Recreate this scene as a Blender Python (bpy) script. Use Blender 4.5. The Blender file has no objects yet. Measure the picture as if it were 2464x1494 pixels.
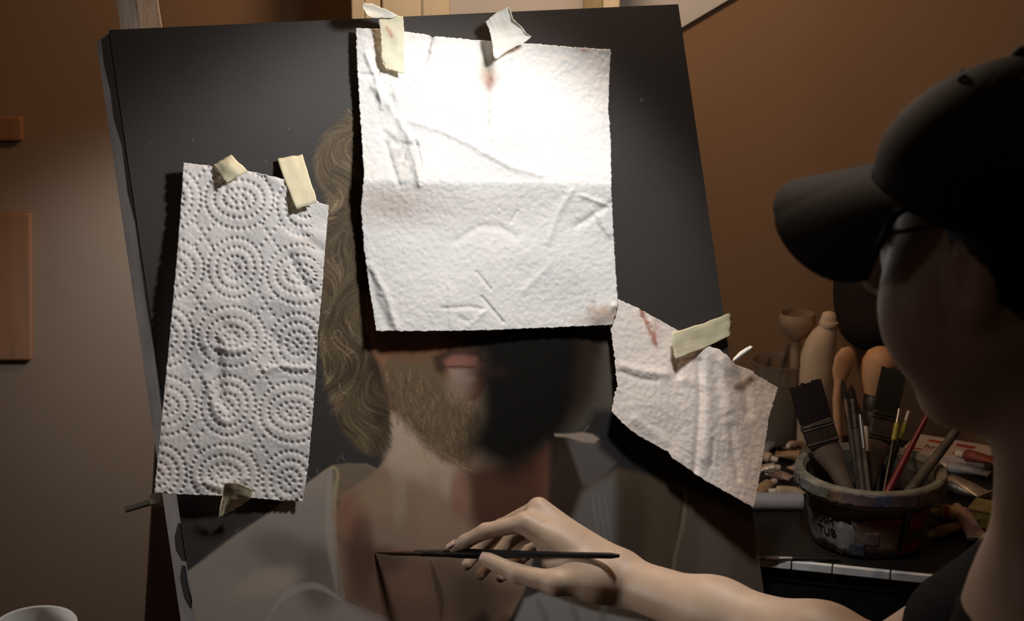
import bpy, bmesh, math, random
import numpy as np
from mathutils import Vector, Matrix

random.seed(7)
rng = np.random.default_rng(7)
scene = bpy.context.scene
COL = scene.collection

# ------------------------------------------------------------------ camera
FPX, CXP, CYP = 4000.0, 1232.0, 747.0          # focal length and centre for a 2464 x 1494 frame
PITCH = math.radians(15.0)
CP, SP = math.cos(PITCH), math.sin(PITCH)
CAMZ = 1.53
cam_data = bpy.data.cameras.new('camera')
cam = bpy.data.objects.new('camera', cam_data)
COL.objects.link(cam)
cam.location = (0, 0, CAMZ)
cam.rotation_euler = (math.radians(90) - PITCH, 0, 0)
cam_data.sensor_width = 36.0
cam_data.lens = 36.0 * FPX / 2464.0
cam_data.clip_start = 0.05
cam_data.dof.use_dof = True
cam_data.dof.focus_distance = 1.82
cam_data.dof.aperture_fstop = 10.0
scene.camera = cam

def c2w(q):
    """camera axes (right, down, forward) in metres -> world"""
    q = np.asarray(q, float)
    x, y, z = q[..., 0], q[..., 1], q[..., 2]
    return np.stack([x, z * CP - y * SP, CAMZ - z * SP - y * CP], -1)
def w2c_vec(v):
    v = np.asarray(v, float)
    return np.array([v[0], -v[1] * SP - v[2] * CP, v[1] * CP - v[2] * SP])
def w2c(v):
    return w2c_vec(np.asarray(v, float) - np.array([0, 0, CAMZ]))
def cq(px, py, d):
    """a point seen at photo position (px, py) at depth d, camera axes"""
    return np.array([(px - CXP) / FPX * d, (py - CYP) / FPX * d, d])
def P(px, py, d):
    return c2w(cq(px, py, d))
def PT(px, py, z):
    """point seen at (px, py) lying at world height z"""
    r = c2w(cq(px, py, 1.0)) - np.array([0, 0, CAMZ])
    return r * ((z - CAMZ) / r[2]) + np.array([0, 0, CAMZ])
def PY(px, py, y):
    r = c2w(cq(px, py, 1.0)) - np.array([0, 0, CAMZ])
    return r * (y / r[1]) + np.array([0, 0, CAMZ])

# ------------------------------------------------------------------ light
scene.view_settings.view_transform = 'Standard'
scene.view_settings.look = 'None'
scene.view_settings.gamma = 1.0
scene.view_settings.use_curve_mapping = False
scene.view_settings.exposure = 0.0

world = bpy.data.worlds.new('room_ambient')
scene.world = world
world.use_nodes = True
bg = world.node_tree.nodes['Background']
bg.inputs[0].default_value = (1.0, 0.72, 0.5, 1)
bg.inputs[1].default_value = 0.012

def aim(o, target):
    d = Vector(target) - o.location
    o.rotation_euler = d.to_track_quat('-Z', 'Y').to_euler()

def area_light(name, loc, target, energy, size, color, spread=180, shape='DISK'):
    l = bpy.data.lights.new(name, 'AREA')
    l.energy, l.color, l.shape, l.size = energy, color, shape, size
    l.spread = math.radians(spread)
    o = bpy.data.objects.new(name, l)
    COL.objects.link(o)
    o.location = Vector(loc)
    aim(o, target)
    return o
def spot_light(name, loc, target, energy, radius, color, angle, blend):
    l = bpy.data.lights.new(name, 'SPOT')
    l.energy, l.color, l.shadow_soft_size = energy, color, radius
    l.spot_size, l.spot_blend = math.radians(angle), blend
    o = bpy.data.objects.new(name, l)
    COL.objects.link(o)
    o.location = Vector(loc)
    aim(o, target)
    return o

# picture lamp hung above the canvas, just out of frame
KEY = P(1710, -340, 1.58)
def point_light(name, loc, energy, radius, color):
    l = bpy.data.lights.new(name, 'POINT')
    l.energy, l.color, l.shadow_soft_size = energy, color, radius
    o = bpy.data.objects.new(name, l)
    COL.objects.link(o)
    o.location = Vector(loc)
    return o
spot_light('picture_lamp_light', KEY, P(1064, 1000, 1.88), 11.3, 0.045, (1.0, 0.98, 0.95), 93, 0.45)
point_light('picture_lamp_fill', KEY, 1.6, 0.06, (1.0, 0.98, 0.95))  # point fill added at the lamp for spill on planks, mast and brim
# unseen warm fill added above the frame to light the wall and planks
point_light('warm_fill_light', (0.06, 2.10, 1.70), 9.0, 0.06, (1.0, 0.66, 0.40))
# unseen spot added behind the easel to wash the wall on the left
spot_light('wall_fill_light', (-0.30, 2.2, 1.15), (-0.52, 2.65, 0.78), 11.0, 0.05, (0.66, 0.81, 1.0), 74, 0.9)

# dim fill added at the far left to light the canvas edge
area_light('side_fill_light', (-1.9, 1.35, 1.2), (-0.35, 1.62, 0.95), 0.8, 0.5, (1.0, 0.94, 0.9), 40, 'SQUARE')

# ------------------------------------------------------------------ helpers
def lin(c):
    c = np.asarray(c, float) / 255.0
    return np.where(c <= 0.04045, c / 12.92, ((c + 0.055) / 1.055) ** 2.4)

class MB:
    def __init__(s):
        s.v, s.f, s.smooth = [], [], []
    def add(s, verts, faces, smooth=True):
        o = len(s.v)
        s.v += [tuple(map(float, q)) for q in verts]
        s.f += [tuple(i + o for i in f) for f in faces]
        s.smooth += [smooth] * len(faces)
        return s
    def box(s, c, ax, ay, az):
        """box about c with half-axis vectors"""
        c, ax, ay, az = (np.asarray(k, float) for k in (c, ax, ay, az))
        vs = [c + i * ax + j * ay + k * az for i in (-1, 1) for j in (-1, 1) for k in (-1, 1)]
        return s.add(vs, [(0, 1, 3, 2), (4, 6, 7, 5), (0, 4, 5, 1), (2, 3, 7, 6), (0, 2, 6, 4), (1, 5, 7, 3)], False)
    def bar(s, a, b, right, w, h, w2=None, h2=None):
        """tapering bar from a to b; right = approx width direction; w,h full sizes"""
        a, b, right = (np.asarray(k, float) for k in (a, b, right))
        d = (b - a) / np.linalg.norm(b - a)
        r = right - d * (right @ d); r /= np.linalg.norm(r)
        t = np.cross(d, r)
        w2 = w if w2 is None else w2; h2 = h if h2 is None else h2
        vs = []
        for q, ww, hh in ((a, w, h), (b, w2, h2)):
            for i, j in ((-1, -1), (1, -1), (1, 1), (-1, 1)):
                vs.append(q + r * i * ww / 2 + t * j * hh / 2)
        return s.add(vs, [(3, 2, 1, 0), (4, 5, 6, 7), (0, 1, 5, 4), (1, 2, 6, 5), (2, 3, 7, 6), (3, 0, 4, 7)], False)
    def tube(s, pts, rad, n=14, flat=None, caps=True):
        """swept tube; rad list of radii; flat = (direction, [scales]) squashes along direction"""
        pts = [np.asarray(q, float) for q in pts]
        m = len(pts)
        if np.isscalar(rad): rad = [rad] * m
        ref = np.array([0.13, 0.21, 1.0])
        d0 = pts[-1] - pts[0]; d0 /= np.linalg.norm(d0)
        if abs(d0 @ ref) > .9 * np.linalg.norm(ref): ref = np.array([1.0, .1, .05])
        if flat is not None: ref = np.asarray(flat[0], float)
        vs = []
        for i, q in enumerate(pts):
            d = pts[min(i + 1, m - 1)] - pts[max(i - 1, 0)]
            L = np.linalg.norm(d)
            d = d / L if L > 1e-9 else d0
            a = ref - d * (ref @ d); a /= np.linalg.norm(a)
            b = np.cross(d, a)
            sa = flat[1][i] if flat is not None else 1.0
            for k in range(n):
                t = 2 * math.pi * k / n
                vs.append(q + rad[i] * (math.cos(t) * a * sa + math.sin(t) * b))
        fs = [(i * n + k, i * n + (k + 1) % n, (i + 1) * n + (k + 1) % n, (i + 1) * n + k)
              for i in range(m - 1) for k in range(n)]
        if caps:
            fs.append(tuple(range(n - 1, -1, -1)))
            fs.append(tuple((m - 1) * n + k for k in range(n)))
        return s.add(vs, fs)
    def lathe(s, c, prof, n=40, axis=(0, 0, 1), closed=False):
        """profile [(r, h)] about axis through c"""
        c = np.asarray(c, float); ax = np.asarray(axis, float); ax = ax / np.linalg.norm(ax)
        ref = np.array([1.0, 0, 0]) if abs(ax[0]) < .9 else np.array([0, 1.0, 0])
        a = ref - ax * (ref @ ax); a /= np.linalg.norm(a); b = np.cross(ax, a)
        m = len(prof)
        vs = []
        for r, h in prof:
            for k in range(n):
                t = 2 * math.pi * k / n
                vs.append(c + ax * h + r * (math.cos(t) * a + math.sin(t) * b))
        fs = [(i * n + k, i * n + (k + 1) % n, (i + 1) * n + (k + 1) % n, (i + 1) * n + k)
              for i in range(m - 1) for k in range(n)]
        if closed:
            fs += [((m - 1) * n + k, (m - 1) * n + (k + 1) % n, (k + 1) % n, k) for k in range(n)]
        else:
            if prof[0][0] > 1e-6: fs.append(tuple(range(n - 1, -1, -1)))
            if prof[-1][0] > 1e-6: fs.append(tuple((m - 1) * n + k for k in range(n)))
        return s.add(vs, fs)
    def grid(s, arr):
        nv, nu, _ = arr.shape
        vs = arr.reshape(-1, 3)
        fs = [(j * nu + i, j * nu + i + 1, (j + 1) * nu + i + 1, (j + 1) * nu + i)
              for j in range(nv - 1) for i in range(nu - 1)]
        return s.add(vs, fs)

def set_props(o, label=None, cat=None, group=None, kind=None):
    if label: o['label'] = label
    if cat: o['category'] = cat
    if group: o['group'] = group
    if kind: o['kind'] = kind
    return o

def thing(name, base, label, cat, group=None, kind=None):
    o = bpy.data.objects.new(name, None)
    o.empty_display_size = 0.02
    COL.objects.link(o)
    o.location = Vector([float(k) for k in base])
    return set_props(o, label, cat, group, kind)

def root_offset(o):
    w = Vector((0, 0, 0))
    while o is not None:
        w += o.location; o = o.parent
    return w

def finish(name, me, mat, parent, base, mods):
    o = bpy.data.objects.new(name, me)
    COL.objects.link(o)
    if mat is not None: me.materials.append(mat)
    if parent is not None:
        o.parent = parent
    else:
        o.location = base
    for t, kw in mods or []:
        m = o.modifiers.new(t.lower(), t)
        for k, v in kw.items(): setattr(m, k, v)
    return o

def build(name, mb, mat, parent=None, mods=None, label=None, cat=None, group=None, kind=None, sharp=35):
    """MB (world coordinates) -> one mesh object"""
    v = np.array(mb.v, float)
    if parent is not None:
        base = root_offset(parent)
    else:
        base = Vector(((v[:, 0].min() + v[:, 0].max()) / 2, (v[:, 1].min() + v[:, 1].max()) / 2, v[:, 2].min()))
    v = v - np.array(base)
    me = bpy.data.meshes.new(name)
    me.from_pydata(v.tolist(), [], mb.f)
    me.polygons.foreach_set('use_smooth', mb.smooth)
    if any(mb.smooth):
        me.set_sharp_from_angle(angle=math.radians(sharp))
    me.update()
    o = finish(name, me, mat, parent, base, mods)
    return set_props(o, label, cat, group, kind)

def build_np(name, v, quads, mat, parent=None, mods=None, colors=None, label=None, cat=None, group=None, kind=None):
    """large numpy mesh of quads, optional per-vertex linear colours"""
    v = np.asarray(v, float)
    if parent is not None: base = root_offset(parent)
    else: base = Vector(((v[:, 0].min() + v[:, 0].max()) / 2, (v[:, 1].min() + v[:, 1].max()) / 2, v[:, 2].min()))
    v = (v - np.array(base)).astype(np.float32)
    quads = np.asarray(quads, np.int32)
    me = bpy.data.meshes.new(name)
    me.vertices.add(len(v)); me.vertices.foreach_set('co', v.ravel())
    nq = len(quads)
    me.loops.add(nq * 4); me.loops.foreach_set('vertex_index', quads.ravel())
    me.polygons.add(nq)
    me.polygons.foreach_set('loop_start', np.arange(nq, dtype=np.int32) * 4)
    me.polygons.foreach_set('use_smooth', np.ones(nq, bool))
    me.update(calc_edges=True)
    me.validate()
    if colors is not None:
        ca = me.color_attributes.new('Col', 'FLOAT_COLOR', 'POINT')
        c4 = np.ones((len(v), 4), np.float32); c4[:, :3] = np.clip(colors, 0, 1)
        ca.data.foreach_set('color', c4.ravel())
    o = finish(name, me, mat, parent, base, mods)
    return set_props(o, label, cat, group, kind)

def grid_quads(nv, nu):
    i = np.arange((nv) * (nu)).reshape(nv, nu)
    return np.stack([i[:-1, :-1], i[1:, :-1], i[1:, 1:], i[:-1, 1:]], -1).reshape(-1, 4)

# ------------------------------------------------------------------ materials
def mat(name, rgb, rough=.6, metal=0.0, spec=.4, var=.12, vscale=25, rgb2=None, bump=.0, bscale=200,
        vcol=False, trans=0.0, ior=1.45, alpha=1.0, sss=0.0, sheen=0.0, coat=0.0, stretch=None, emit=0.0):
    m = bpy.data.materials.new(name)
    m.use_nodes = True
    nt = m.node_tree; N = nt.nodes; L = nt.links
    b = N['Principled BSDF']
    b.inputs['Roughness'].default_value = rough
    b.inputs['Metallic'].default_value = metal
    b.inputs['Specular IOR Level'].default_value = spec
    b.inputs['IOR'].default_value = ior
    b.inputs['Transmission Weight'].default_value = trans
    b.inputs['Alpha'].default_value = alpha
    b.inputs['Subsurface Weight'].default_value = sss
    b.inputs['Subsurface Radius'].default_value = (.012, .005, .003)
    b.inputs['Subsurface Scale'].default_value = 0.6
    b.inputs['Sheen Weight'].default_value = sheen
    b.inputs['Coat Weight'].default_value = coat
    tc = N.new('ShaderNodeTexCoord')
    src = tc.outputs['Object']
    if stretch is not None:
        mp = N.new('ShaderNodeMapping'); mp.inputs['Scale'].default_value = stretch
        L.new(src, mp.inputs[0]); src = mp.outputs[0]
    nz = N.new('ShaderNodeTexNoise'); nz.inputs['Scale'].default_value = vscale; nz.inputs['Detail'].default_value = 5
    L.new(src, nz.inputs['Vector'])
    if vcol:
        base = N.new('ShaderNodeVertexColor'); base.layer_name = 'Col'
        mul = N.new('ShaderNodeMixRGB'); mul.blend_type = 'MULTIPLY'; mul.inputs[0].default_value = 1.0
        rp = N.new('ShaderNodeValToRGB')
        rp.color_ramp.elements[0].position = .3; rp.color_ramp.elements[1].position = .7
        rp.color_ramp.elements[0].color = (1 - var,) * 3 + (1,); rp.color_ramp.elements[1].color = (1, 1, 1, 1)
        L.new(nz.outputs['Fac'], rp.inputs[0])
        L.new(base.outputs['Color'], mul.inputs[1]); L.new(rp.outputs['Color'], mul.inputs[2])
        L.new(mul.outputs[0], b.inputs['Base Color'])
    else:
        c1 = np.asarray(rgb, float)
        c2 = np.asarray(rgb2, float) if rgb2 is not None else c1 * (1 - 2 * var)
        rp = N.new('ShaderNodeValToRGB')
        rp.color_ramp.elements[0].position = .35; rp.color_ramp.elements[1].position = .65
        rp.color_ramp.elements[0].color = tuple(np.clip(c2, 0, 1)) + (1,)
        rp.color_ramp.elements[1].color = tuple(c1) + (1,)
        L.new(nz.outputs['Fac'], rp.inputs[0]); L.new(rp.outputs['Color'], b.inputs['Base Color'])
    if emit:
        b.inputs['Emission Strength'].default_value = emit
    if bump:
        nb = N.new('ShaderNodeTexNoise'); nb.inputs['Scale'].default_value = bscale; nb.inputs['Detail'].default_value = 3
        L.new(src, nb.inputs['Vector'])
        bp = N.new('ShaderNodeBump'); bp.inputs['Strength'].default_value = bump; bp.inputs['Distance'].default_value = .002
        L.new(nb.outputs['Fac'], bp.inputs['Height']); L.new(bp.outputs[0], b.inputs['Normal'])
    return m

M = {}
M['wall'] = mat('wall_paint', (.36, .23, .14), .8, var=.03, vscale=3, bump=.05, bscale=120)
M['floor'] = mat('floor_boards', (.16, .09, .05), .5, var=.2, vscale=6, stretch=(1, 8, 1))
M['ceiling'] = mat('ceiling_paint', (.6, .55, .48), .85, var=.03)
M['paint'] = mat('oil_painting', None, .55, spec=.2, vcol=True, var=.05, vscale=120, bump=.18, bscale=900)
M['canvas_side'] = mat('grey_primed_canvas', (.20, .185, .18), .75, rgb2=(.10, .09, .09), vscale=9, bump=.15, bscale=800)
M['towel'] = mat('paper_towel', None, .9, spec=.15, vcol=True, var=.05, vscale=300, bump=.25, bscale=700)
M['tape'] = mat('masking_tape', (.80, .74, .52), .6, rgb2=(.72, .65, .44), vscale=40, bump=.15, bscale=300)
M['tape_v'] = mat('marked_masking_tape', None, .6, vcol=True, var=.1, vscale=40, bump=.15, bscale=300)
M['tape_white'] = mat('pale_tape', (.84, .82, .76), .6, rgb2=(.78, .76, .68), vscale=40, bump=.15, bscale=300)
M['pale_wood'] = mat('pale_wood', (.88, .82, .66), .55, rgb2=(.80, .73, .56), vscale=14, stretch=(8, 8, .6))
M['mast_wood'] = mat('worn_pale_wood', (.70, .58, .48), .65, rgb2=(.52, .40, .31), vscale=30, stretch=(4, 4, .8), bump=.2, bscale=120)
M['dark_wood'] = mat('dark_red_wood', (.055, .022, .014), .55, rgb2=(.03, .013, .009), vscale=12, stretch=(6, 6, .6))
M['white_board'] = mat('white_board', (.84, .86, .90), .7, var=.04, vscale=8)
M['steel'] = mat('dull_steel', (.35, .32, .28), .4, metal=.9)
M['skin'] = mat('skin', (.50, .365, .26), .5, rgb2=(.46, .32, .225), vscale=40, spec=.55, sss=.08, bump=.08, bscale=350)
M['nail'] = mat('fingernail', (.66, .46, .37), .3, spec=.5)
M['cap'] = mat('black_cotton', (.010, .010, .011), .8, spec=.15, sheen=.03, var=.1, vscale=60, bump=.2, bscale=1500)
M['shirt'] = mat('black_jersey', (.008, .008, .009), .9, spec=.15, sheen=.0, var=.15, vscale=20, bump=.15, bscale=900)
M['trousers'] = mat('dark_trousers', (.02, .021, .026), .85)
M['hair'] = mat('dark_hair', (.012, .008, .006), .5, var=.3, vscale=80, stretch=(10, 10, 1))
M['button'] = mat('pale_thread', (.5, .46, .42), .6)

# ------------------------------------------------------------------ the room
WALL_Y = 2.65
def slab(name, c, h, m):
    mb = MB(); mb.box(c, (h[0], 0, 0), (0, h[1], 0), (0, 0, h[2]))
    return build(name, mb, m, kind='structure')
slab('wall_back', (0, WALL_Y + .05, 1.3), (2.3, .05, 1.4), M['wall'])
slab('wall_left', (-2.25, 1.05, 1.3), (.05, 1.55, 1.4), M['wall'])
slab('wall_right', (2.25, 1.05, 1.3), (.05, 1.55, 1.4), M['wall'])
slab('floor', (0, .9, -.05), (2.3, 1.9, .05), M['floor'])
slab('ceiling', (0, .9, 2.75), (2.3, 1.9, .05), M['ceiling'])

# ------------------------------------------------------------------ canvas plane
C_TL = cq(262, 72, 1.7333)
C_TR = cq(1632, 10, 1.7333 * 1.203)
CW = float(np.linalg.norm(C_TR - C_TL))
E1 = (C_TR - C_TL) / CW
E2 = np.array([.146, 1.0, 0.0]); E2 -= E1 * (E2 @ E1); E2 /= np.linalg.norm(E2)
EN = np.cross(E1, E2)                      # points away from the viewer
CH = .86
CT = .055
def c2w_vec(v): return c2w(np.asarray(v)) - c2w(np.zeros(3))
W1, W2, WN = c2w_vec(E1), c2w_vec(E2), c2w_vec(EN)
W0 = c2w(C_TL)
def onc(u, v, off=0.0):
    """point on the canvas plane: u right, v down (metres), off towards the painter"""
    return W0 + W1 * u + W2 * v - WN * off
def hit(px, py, off=0.0):
    """where the sight line of (px, py) meets the canvas plane raised by off (arrays allowed); camera axes"""
    px, py, off = np.broadcast_arrays(np.asarray(px, float), np.asarray(py, float), np.asarray(off, float))
    r = np.stack([(px - CXP) / FPX, (py - CYP) / FPX, np.ones_like(px)], -1)
    t = (C_TL @ EN - off) / (r @ EN)
    return r * t[..., None]
def hitw(px, py, off=0.0): return c2w(hit(px, py, off))
def hit_uv(px, py):
    q = hit(px, py) - C_TL
    return q @ E1, q @ E2

# ------------------------------------------------------------------ the painting on the canvas
def poly_sd(X, Y, pts):
    """signed distance (px) to a polygon, negative inside"""
    pts = np.asarray(pts, float)
    d = np.full(X.shape, 1e9); inside = np.zeros(X.shape, bool)
    n = len(pts)
    for i in range(n):
        ax, ay = pts[i]; bx, by = pts[(i + 1) % n]
        ex, ey = bx - ax, by - ay
        wx, wy = X - ax, Y - ay
        t = np.clip((wx * ex + wy * ey) / (ex * ex + ey * ey + 1e-9), 0, 1)
        d = np.minimum(d, (wx - ex * t) ** 2 + (wy - ey * t) ** 2)
        c = ((ay > Y) != (by > Y)) & (X < ex * (Y - ay) / (ey + (1e-9 if ey == 0 else 0)) + ax)
        inside ^= c
    d = np.sqrt(d)
    return np.where(inside, -d, d)
def sstep(x): 
    x = np.clip(x, 0, 1); return x * x * (3 - 2 * x)

NU, NV = 520, 616
gu = np.linspace(0, CW, NU); gv = np.linspace(0, CH, NV)
GU, GV = np.meshgrid(gu, gv)
GQ = C_TL + GU[..., None] * E1 + GV[..., None] * E2
GX = CXP + FPX * GQ[..., 0] / GQ[..., 2]
GY = CYP + FPX * GQ[..., 1] / GQ[..., 2]
img = np.zeros((NV, NU, 3))

def vnoise(X, Y, s, seed):
    """smooth value noise, -1..1"""
    r = np.random.default_rng(seed); T = r.uniform(-1, 1, (64, 64))
    x = X / s; y = Y / s
    xi = np.floor(x).astype(int); yi = np.floor(y).astype(int)
    fx = sstep(x - xi); fy = sstep(y - yi)
    g = lambda a, b: T[a % 64, b % 64]
    return (g(yi, xi) * (1 - fx) + g(yi, xi + 1) * fx) * (1 - fy) + (g(yi + 1, xi) * (1 - fx) + g(yi + 1, xi + 1) * fx) * fy

def A(rgb, E):
    """pigment: colour seen under light level E -> reflectance"""
    return np.clip(lin(rgb) * np.array([1.0, 1.05, 1.12]) / E, 0, .85)
def win(pts, pad):
    pts = np.asarray(pts, float)
    u, v = hit_uv(np.array([pts[:, 0].min() - pad, pts[:, 0].max() + pad, pts[:, 0].min() - pad, pts[:, 0].max() + pad]),
                  np.array([pts[:, 1].min() - pad, pts[:, 1].min() - pad, pts[:, 1].max() + pad, pts[:, 1].max() + pad]))
    i0 = max(int(u.min() / CW * NU) - 2, 0); i1 = min(int(u.max() / CW * NU) + 3, NU)
    j0 = max(int(v.min() / CH * NV) - 2, 0); j1 = min(int(v.max() / CH * NV) + 3, NV)
    return slice(j0, max(j1, j0)), slice(i0, max(i1, i0))
def fill(pts, col, blur=4, alpha=1.0):
    w = win(pts, blur + 4)
    X, Y = GX[w], GY[w]
    if X.size == 0: return
    m = sstep(.5 - poly_sd(X, Y, pts) / (2 * blur)) * alpha
    img[w] = img[w] * (1 - m[..., None]) + np.asarray(col) * m[..., None]
def blob(x, y, rx, ry, col, alpha=1.0, rot=0.0, soft=1.0):
    w = win([(x - 1.6 * max(rx, ry), y - 1.6 * max(rx, ry)), (x + 1.6 * max(rx, ry), y + 1.6 * max(rx, ry))], 4)
    X, Y = GX[w] - x, GY[w] - y
    if X.size == 0: return
    c, s = math.cos(rot), math.sin(rot)
    r = np.sqrt(((X * c + Y * s) / rx) ** 2 + ((-X * s + Y * c) / ry) ** 2)
    m = sstep((1 + .5 * soft - r) / (soft)) * alpha
    img[w] = img[w] * (1 - m[..., None]) + np.asarray(col) * m[..., None]
def smooth_path(pts, n=14):
    pts = np.asarray(pts, float); m = len(pts)
    out = []
    for i in range(m - 1):
        p0, p1, p2, p3 = pts[max(i - 1, 0)], pts[i], pts[i + 1], pts[min(i + 2, m - 1)]
        for t in np.linspace(0, 1, n, endpoint=False):
            out.append(.5 * ((2 * p1) + (-p0 + p2) * t + (2 * p0 - 5 * p1 + 4 * p2 - p3) * t * t + (-p0 + 3 * p1 - 3 * p2 + p3) * t ** 3))
    out.append(pts[-1]); return np.array(out)
def stroke(pts, width, col, alpha=.8, taper=True):
    w = win(pts, width + 3)
    X, Y = GX[w], GY[w]
    if X.size == 0: return
    d = np.full(X.shape, 1e9)
    n = len(pts)
    for i in range(n - 1):
        ax, ay = pts[i]; ex, ey = pts[i + 1][0] - ax, pts[i + 1][1] - ay
        wx, wy = X - ax, Y - ay
        t = np.clip((wx * ex + wy * ey) / (ex * ex + ey * ey + 1e-9), 0, 1)
        ww = width * (math.sin(math.pi * min(.98, max(.06, (i + .5) / (n - 1)))) if taper else 1)
        d = np.minimum(d, np.sqrt((wx - ex * t) ** 2 + (wy - ey * t) ** 2) / max(ww, .6))
    m = sstep(1.4 - d) * alpha
    img[w] = img[w] * (1 - m[..., None]) + np.asarray(col) * m[..., None]

img[:] = (.052, .047, .0455)
img *= (1 + .06 * vnoise(GX, GY, 90, 3))[..., None]
# warmer background passage to the right of the head
fill([(1385, 790), (1490, 760), (1500, 1010), (1440, 1030), (1330, 1050), (1375, 960)], A((84, 75, 66), .75), 22)
fill([(1430, 985), (1500, 985), (1800, 1130), (1850, 1300), (1640, 1190), (1480, 1130), (1400, 1040)], A((34, 32, 30), .5), 16)
# left part of the robe
ROBE = A((96, 87, 79), .30)
fill([(440, 1384), (560, 1292), (650, 1232), (735, 1165), (800, 1120), (880, 1116), (915, 1132), (830, 1195), (807, 1205),
      (812, 1300), (820, 1390), (833, 1445), (885, 1464), (945, 1490), (980, 1760), (420, 1760)], ROBE, 4)
fill([(520, 1345), (600, 1290), (700, 1235), (780, 1180), (800, 1210), (790, 1300), (700, 1380), (600, 1400)], A((92, 84, 78), .33), 40, .6)
blob(690, 1330, 90, 45, A((70, 62, 54), .30), .75, .35)
blob(770, 1390, 50, 80, A((60, 53, 48), .28), .8)
blob(640, 1400, 80, 30, A((112, 101, 90), .30), .5, -.3)
stroke(smooth_path([(640, 1494), (690, 1430), (760, 1410), (830, 1450)]), 10, A((105, 95, 88), .28), .6)
fill([(800, 1120), (838, 1114), (884, 1118), (912, 1132), (870, 1165), (822, 1192), (806, 1210), (802, 1160)], A((84, 72, 56), .40), 5)
stroke(smooth_path([(740, 1165), (790, 1128), (812, 1135), (806, 1200), (812, 1300), (822, 1400), (834, 1445)]), 5, A((118, 104, 80), .36), .7)
stroke(smooth_path([(790, 1150), (794, 1250), (800, 1330), (812, 1430)]), 13, A((116, 106, 94), .34), .45)
# neck and chest
fill([(905, 860), (935, 1000), (938, 1090), (905, 1132), (820, 1195), (808, 1250), (815, 1350), (833, 1442), (900, 1470), (960, 1500),
      (1000, 1640), (1220, 1500), (1262, 1420), (1292, 1310), (1318, 1200), (1316, 1100), (1322, 960), (1200, 880)], A((104, 86, 70), .42), 4)
fill([(938, 990), (985, 1010), (1060, 1090), (1110, 1150), (1120, 1210), (1050, 1180), (960, 1130), (932, 1120)], A((142, 122, 103), .50), 24, .9)
blob(965, 1075, 34, 70, A((146, 127, 108), .52), .8)
blob(1075, 1165, 60, 26, A((128, 110, 95), .47), .6, .5)
blob(960, 1190, 18, 70, A((122, 106, 90), .44), .6)
blob(1040, 1230, 30, 80, A((110, 88, 74), .42), .6)
blob(845, 1240, 40, 55, A((96, 62, 46), .38), .75)
blob(905, 1205, 55, 40, A((112, 90, 70), .42), .7, -.6)
fill([(1120, 1130), (1180, 1120), (1330, 1060), (1322, 1200), (1300, 1310), (1180, 1330), (1130, 1250)], A((58, 36, 27), .40), 26)
blob(1105, 1190, 22, 55, A((98, 62, 50), .42), .7)
blob(1180, 1300, 30, 60, A((46, 32, 24), .36), .7)
fill([(812, 1290), (860, 1300), (960, 1330), (1060, 1350), (1200, 1400), (1262, 1420), (1200, 1510), (960, 1510), (833, 1445)], A((62, 44, 35), .30), 26, .85)
blob(870, 1330, 30, 90, A((50, 33, 26), .30), .7)
blob(1000, 1400, 60, 45, A((76, 54, 42), .27), .6)
blob(930, 1350, 40, 30, A((44, 32, 28), .3), .5)
blob(1075, 1390, 40, 60, A((60, 48, 38), .26), .7, .3)
stroke(smooth_path([(1035, 1350), (1050, 1400), (1062, 1450), (1060, 1500)]), 9, A((36, 28, 22), .27), .7)
blob(1140, 1440, 50, 70, A((42, 34, 27), .25), .7)
# right part of the robe
fill([(1330, 1030), (1400, 1090), (1420, 1170), (1400, 1190), (1370, 1270), (1310, 1330), (1295, 1310), (1318, 1200)], A((38, 28, 22), .42), 8)
fill([(1362, 1052), (1440, 1048), (1488, 1110), (1424, 1172), (1402, 1168), (1382, 1110)], A((72, 66, 62), .5), 7)
fill([(1402, 1180), (1440, 1150), (1492, 1122), (1600, 1146), (1646, 1200), (1628, 1300), (1612, 1400), (1580, 1530), (1320, 1530),
      (1300, 1440), (1368, 1270)], A((54, 45, 35), .36), 6)
fill([(1402, 1185), (1440, 1156), (1480, 1140), (1488, 1250), (1480, 1340), (1440, 1330), (1372, 1270)], A((76, 71, 67), .40), 16)
for k in range(3):
    stroke(smooth_path([(1425 + 14 * k, 1180), (1432 + 15 * k, 1240), (1446 + 14 * k, 1310)]), 5, A((92, 87, 82), .4), .4)
blob(1520, 1260, 40, 110, A((40, 31, 23), .34), .7)
blob(1580, 1330, 34, 90, A((52, 44, 32), .32), .5)
fill([(1600, 1140), (1700, 1172), (1800, 1232), (1860, 1330), (1900, 1760), (1560, 1760), (1612, 1400), (1640, 1300), (1645, 1200)], A((58, 50, 41), .34), 6)
stroke(smooth_path([(1618, 1140), (1646, 1190), (1640, 1260), (1626, 1330), (1616, 1400)]), 9, A((84, 72, 56), .36), .7)
stroke(smooth_path([(1600, 1142), (1640, 1180), (1634, 1260), (1618, 1340)]), 4, A((30, 24, 18), .36), .7)
blob(1720, 1330, 40, 120, A((72, 64, 54), .34), .45)
fill([(1232, 1510), (1262, 1440), (1300, 1424), (1420, 1468), (1620, 1510), (1640, 1760), (1200, 1760)], A((86, 81, 77), .28), 6)
for (x0, x1) in ((1290, 1310), (1370, 1385), (1460, 1450)):
    stroke(smooth_path([(x0, 1440), (x1, 1480), (x1 + 10, 1530)]), 10, A((62, 58, 55), .27), .5)
fill([(1440, 1040), (1500, 1070), (1620, 1115), (1760, 1190), (1820, 1260), (1700, 1200), (1600, 1152), (1500, 1128), (1440, 1078)], A((30, 29, 28), .45), 12)
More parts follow.
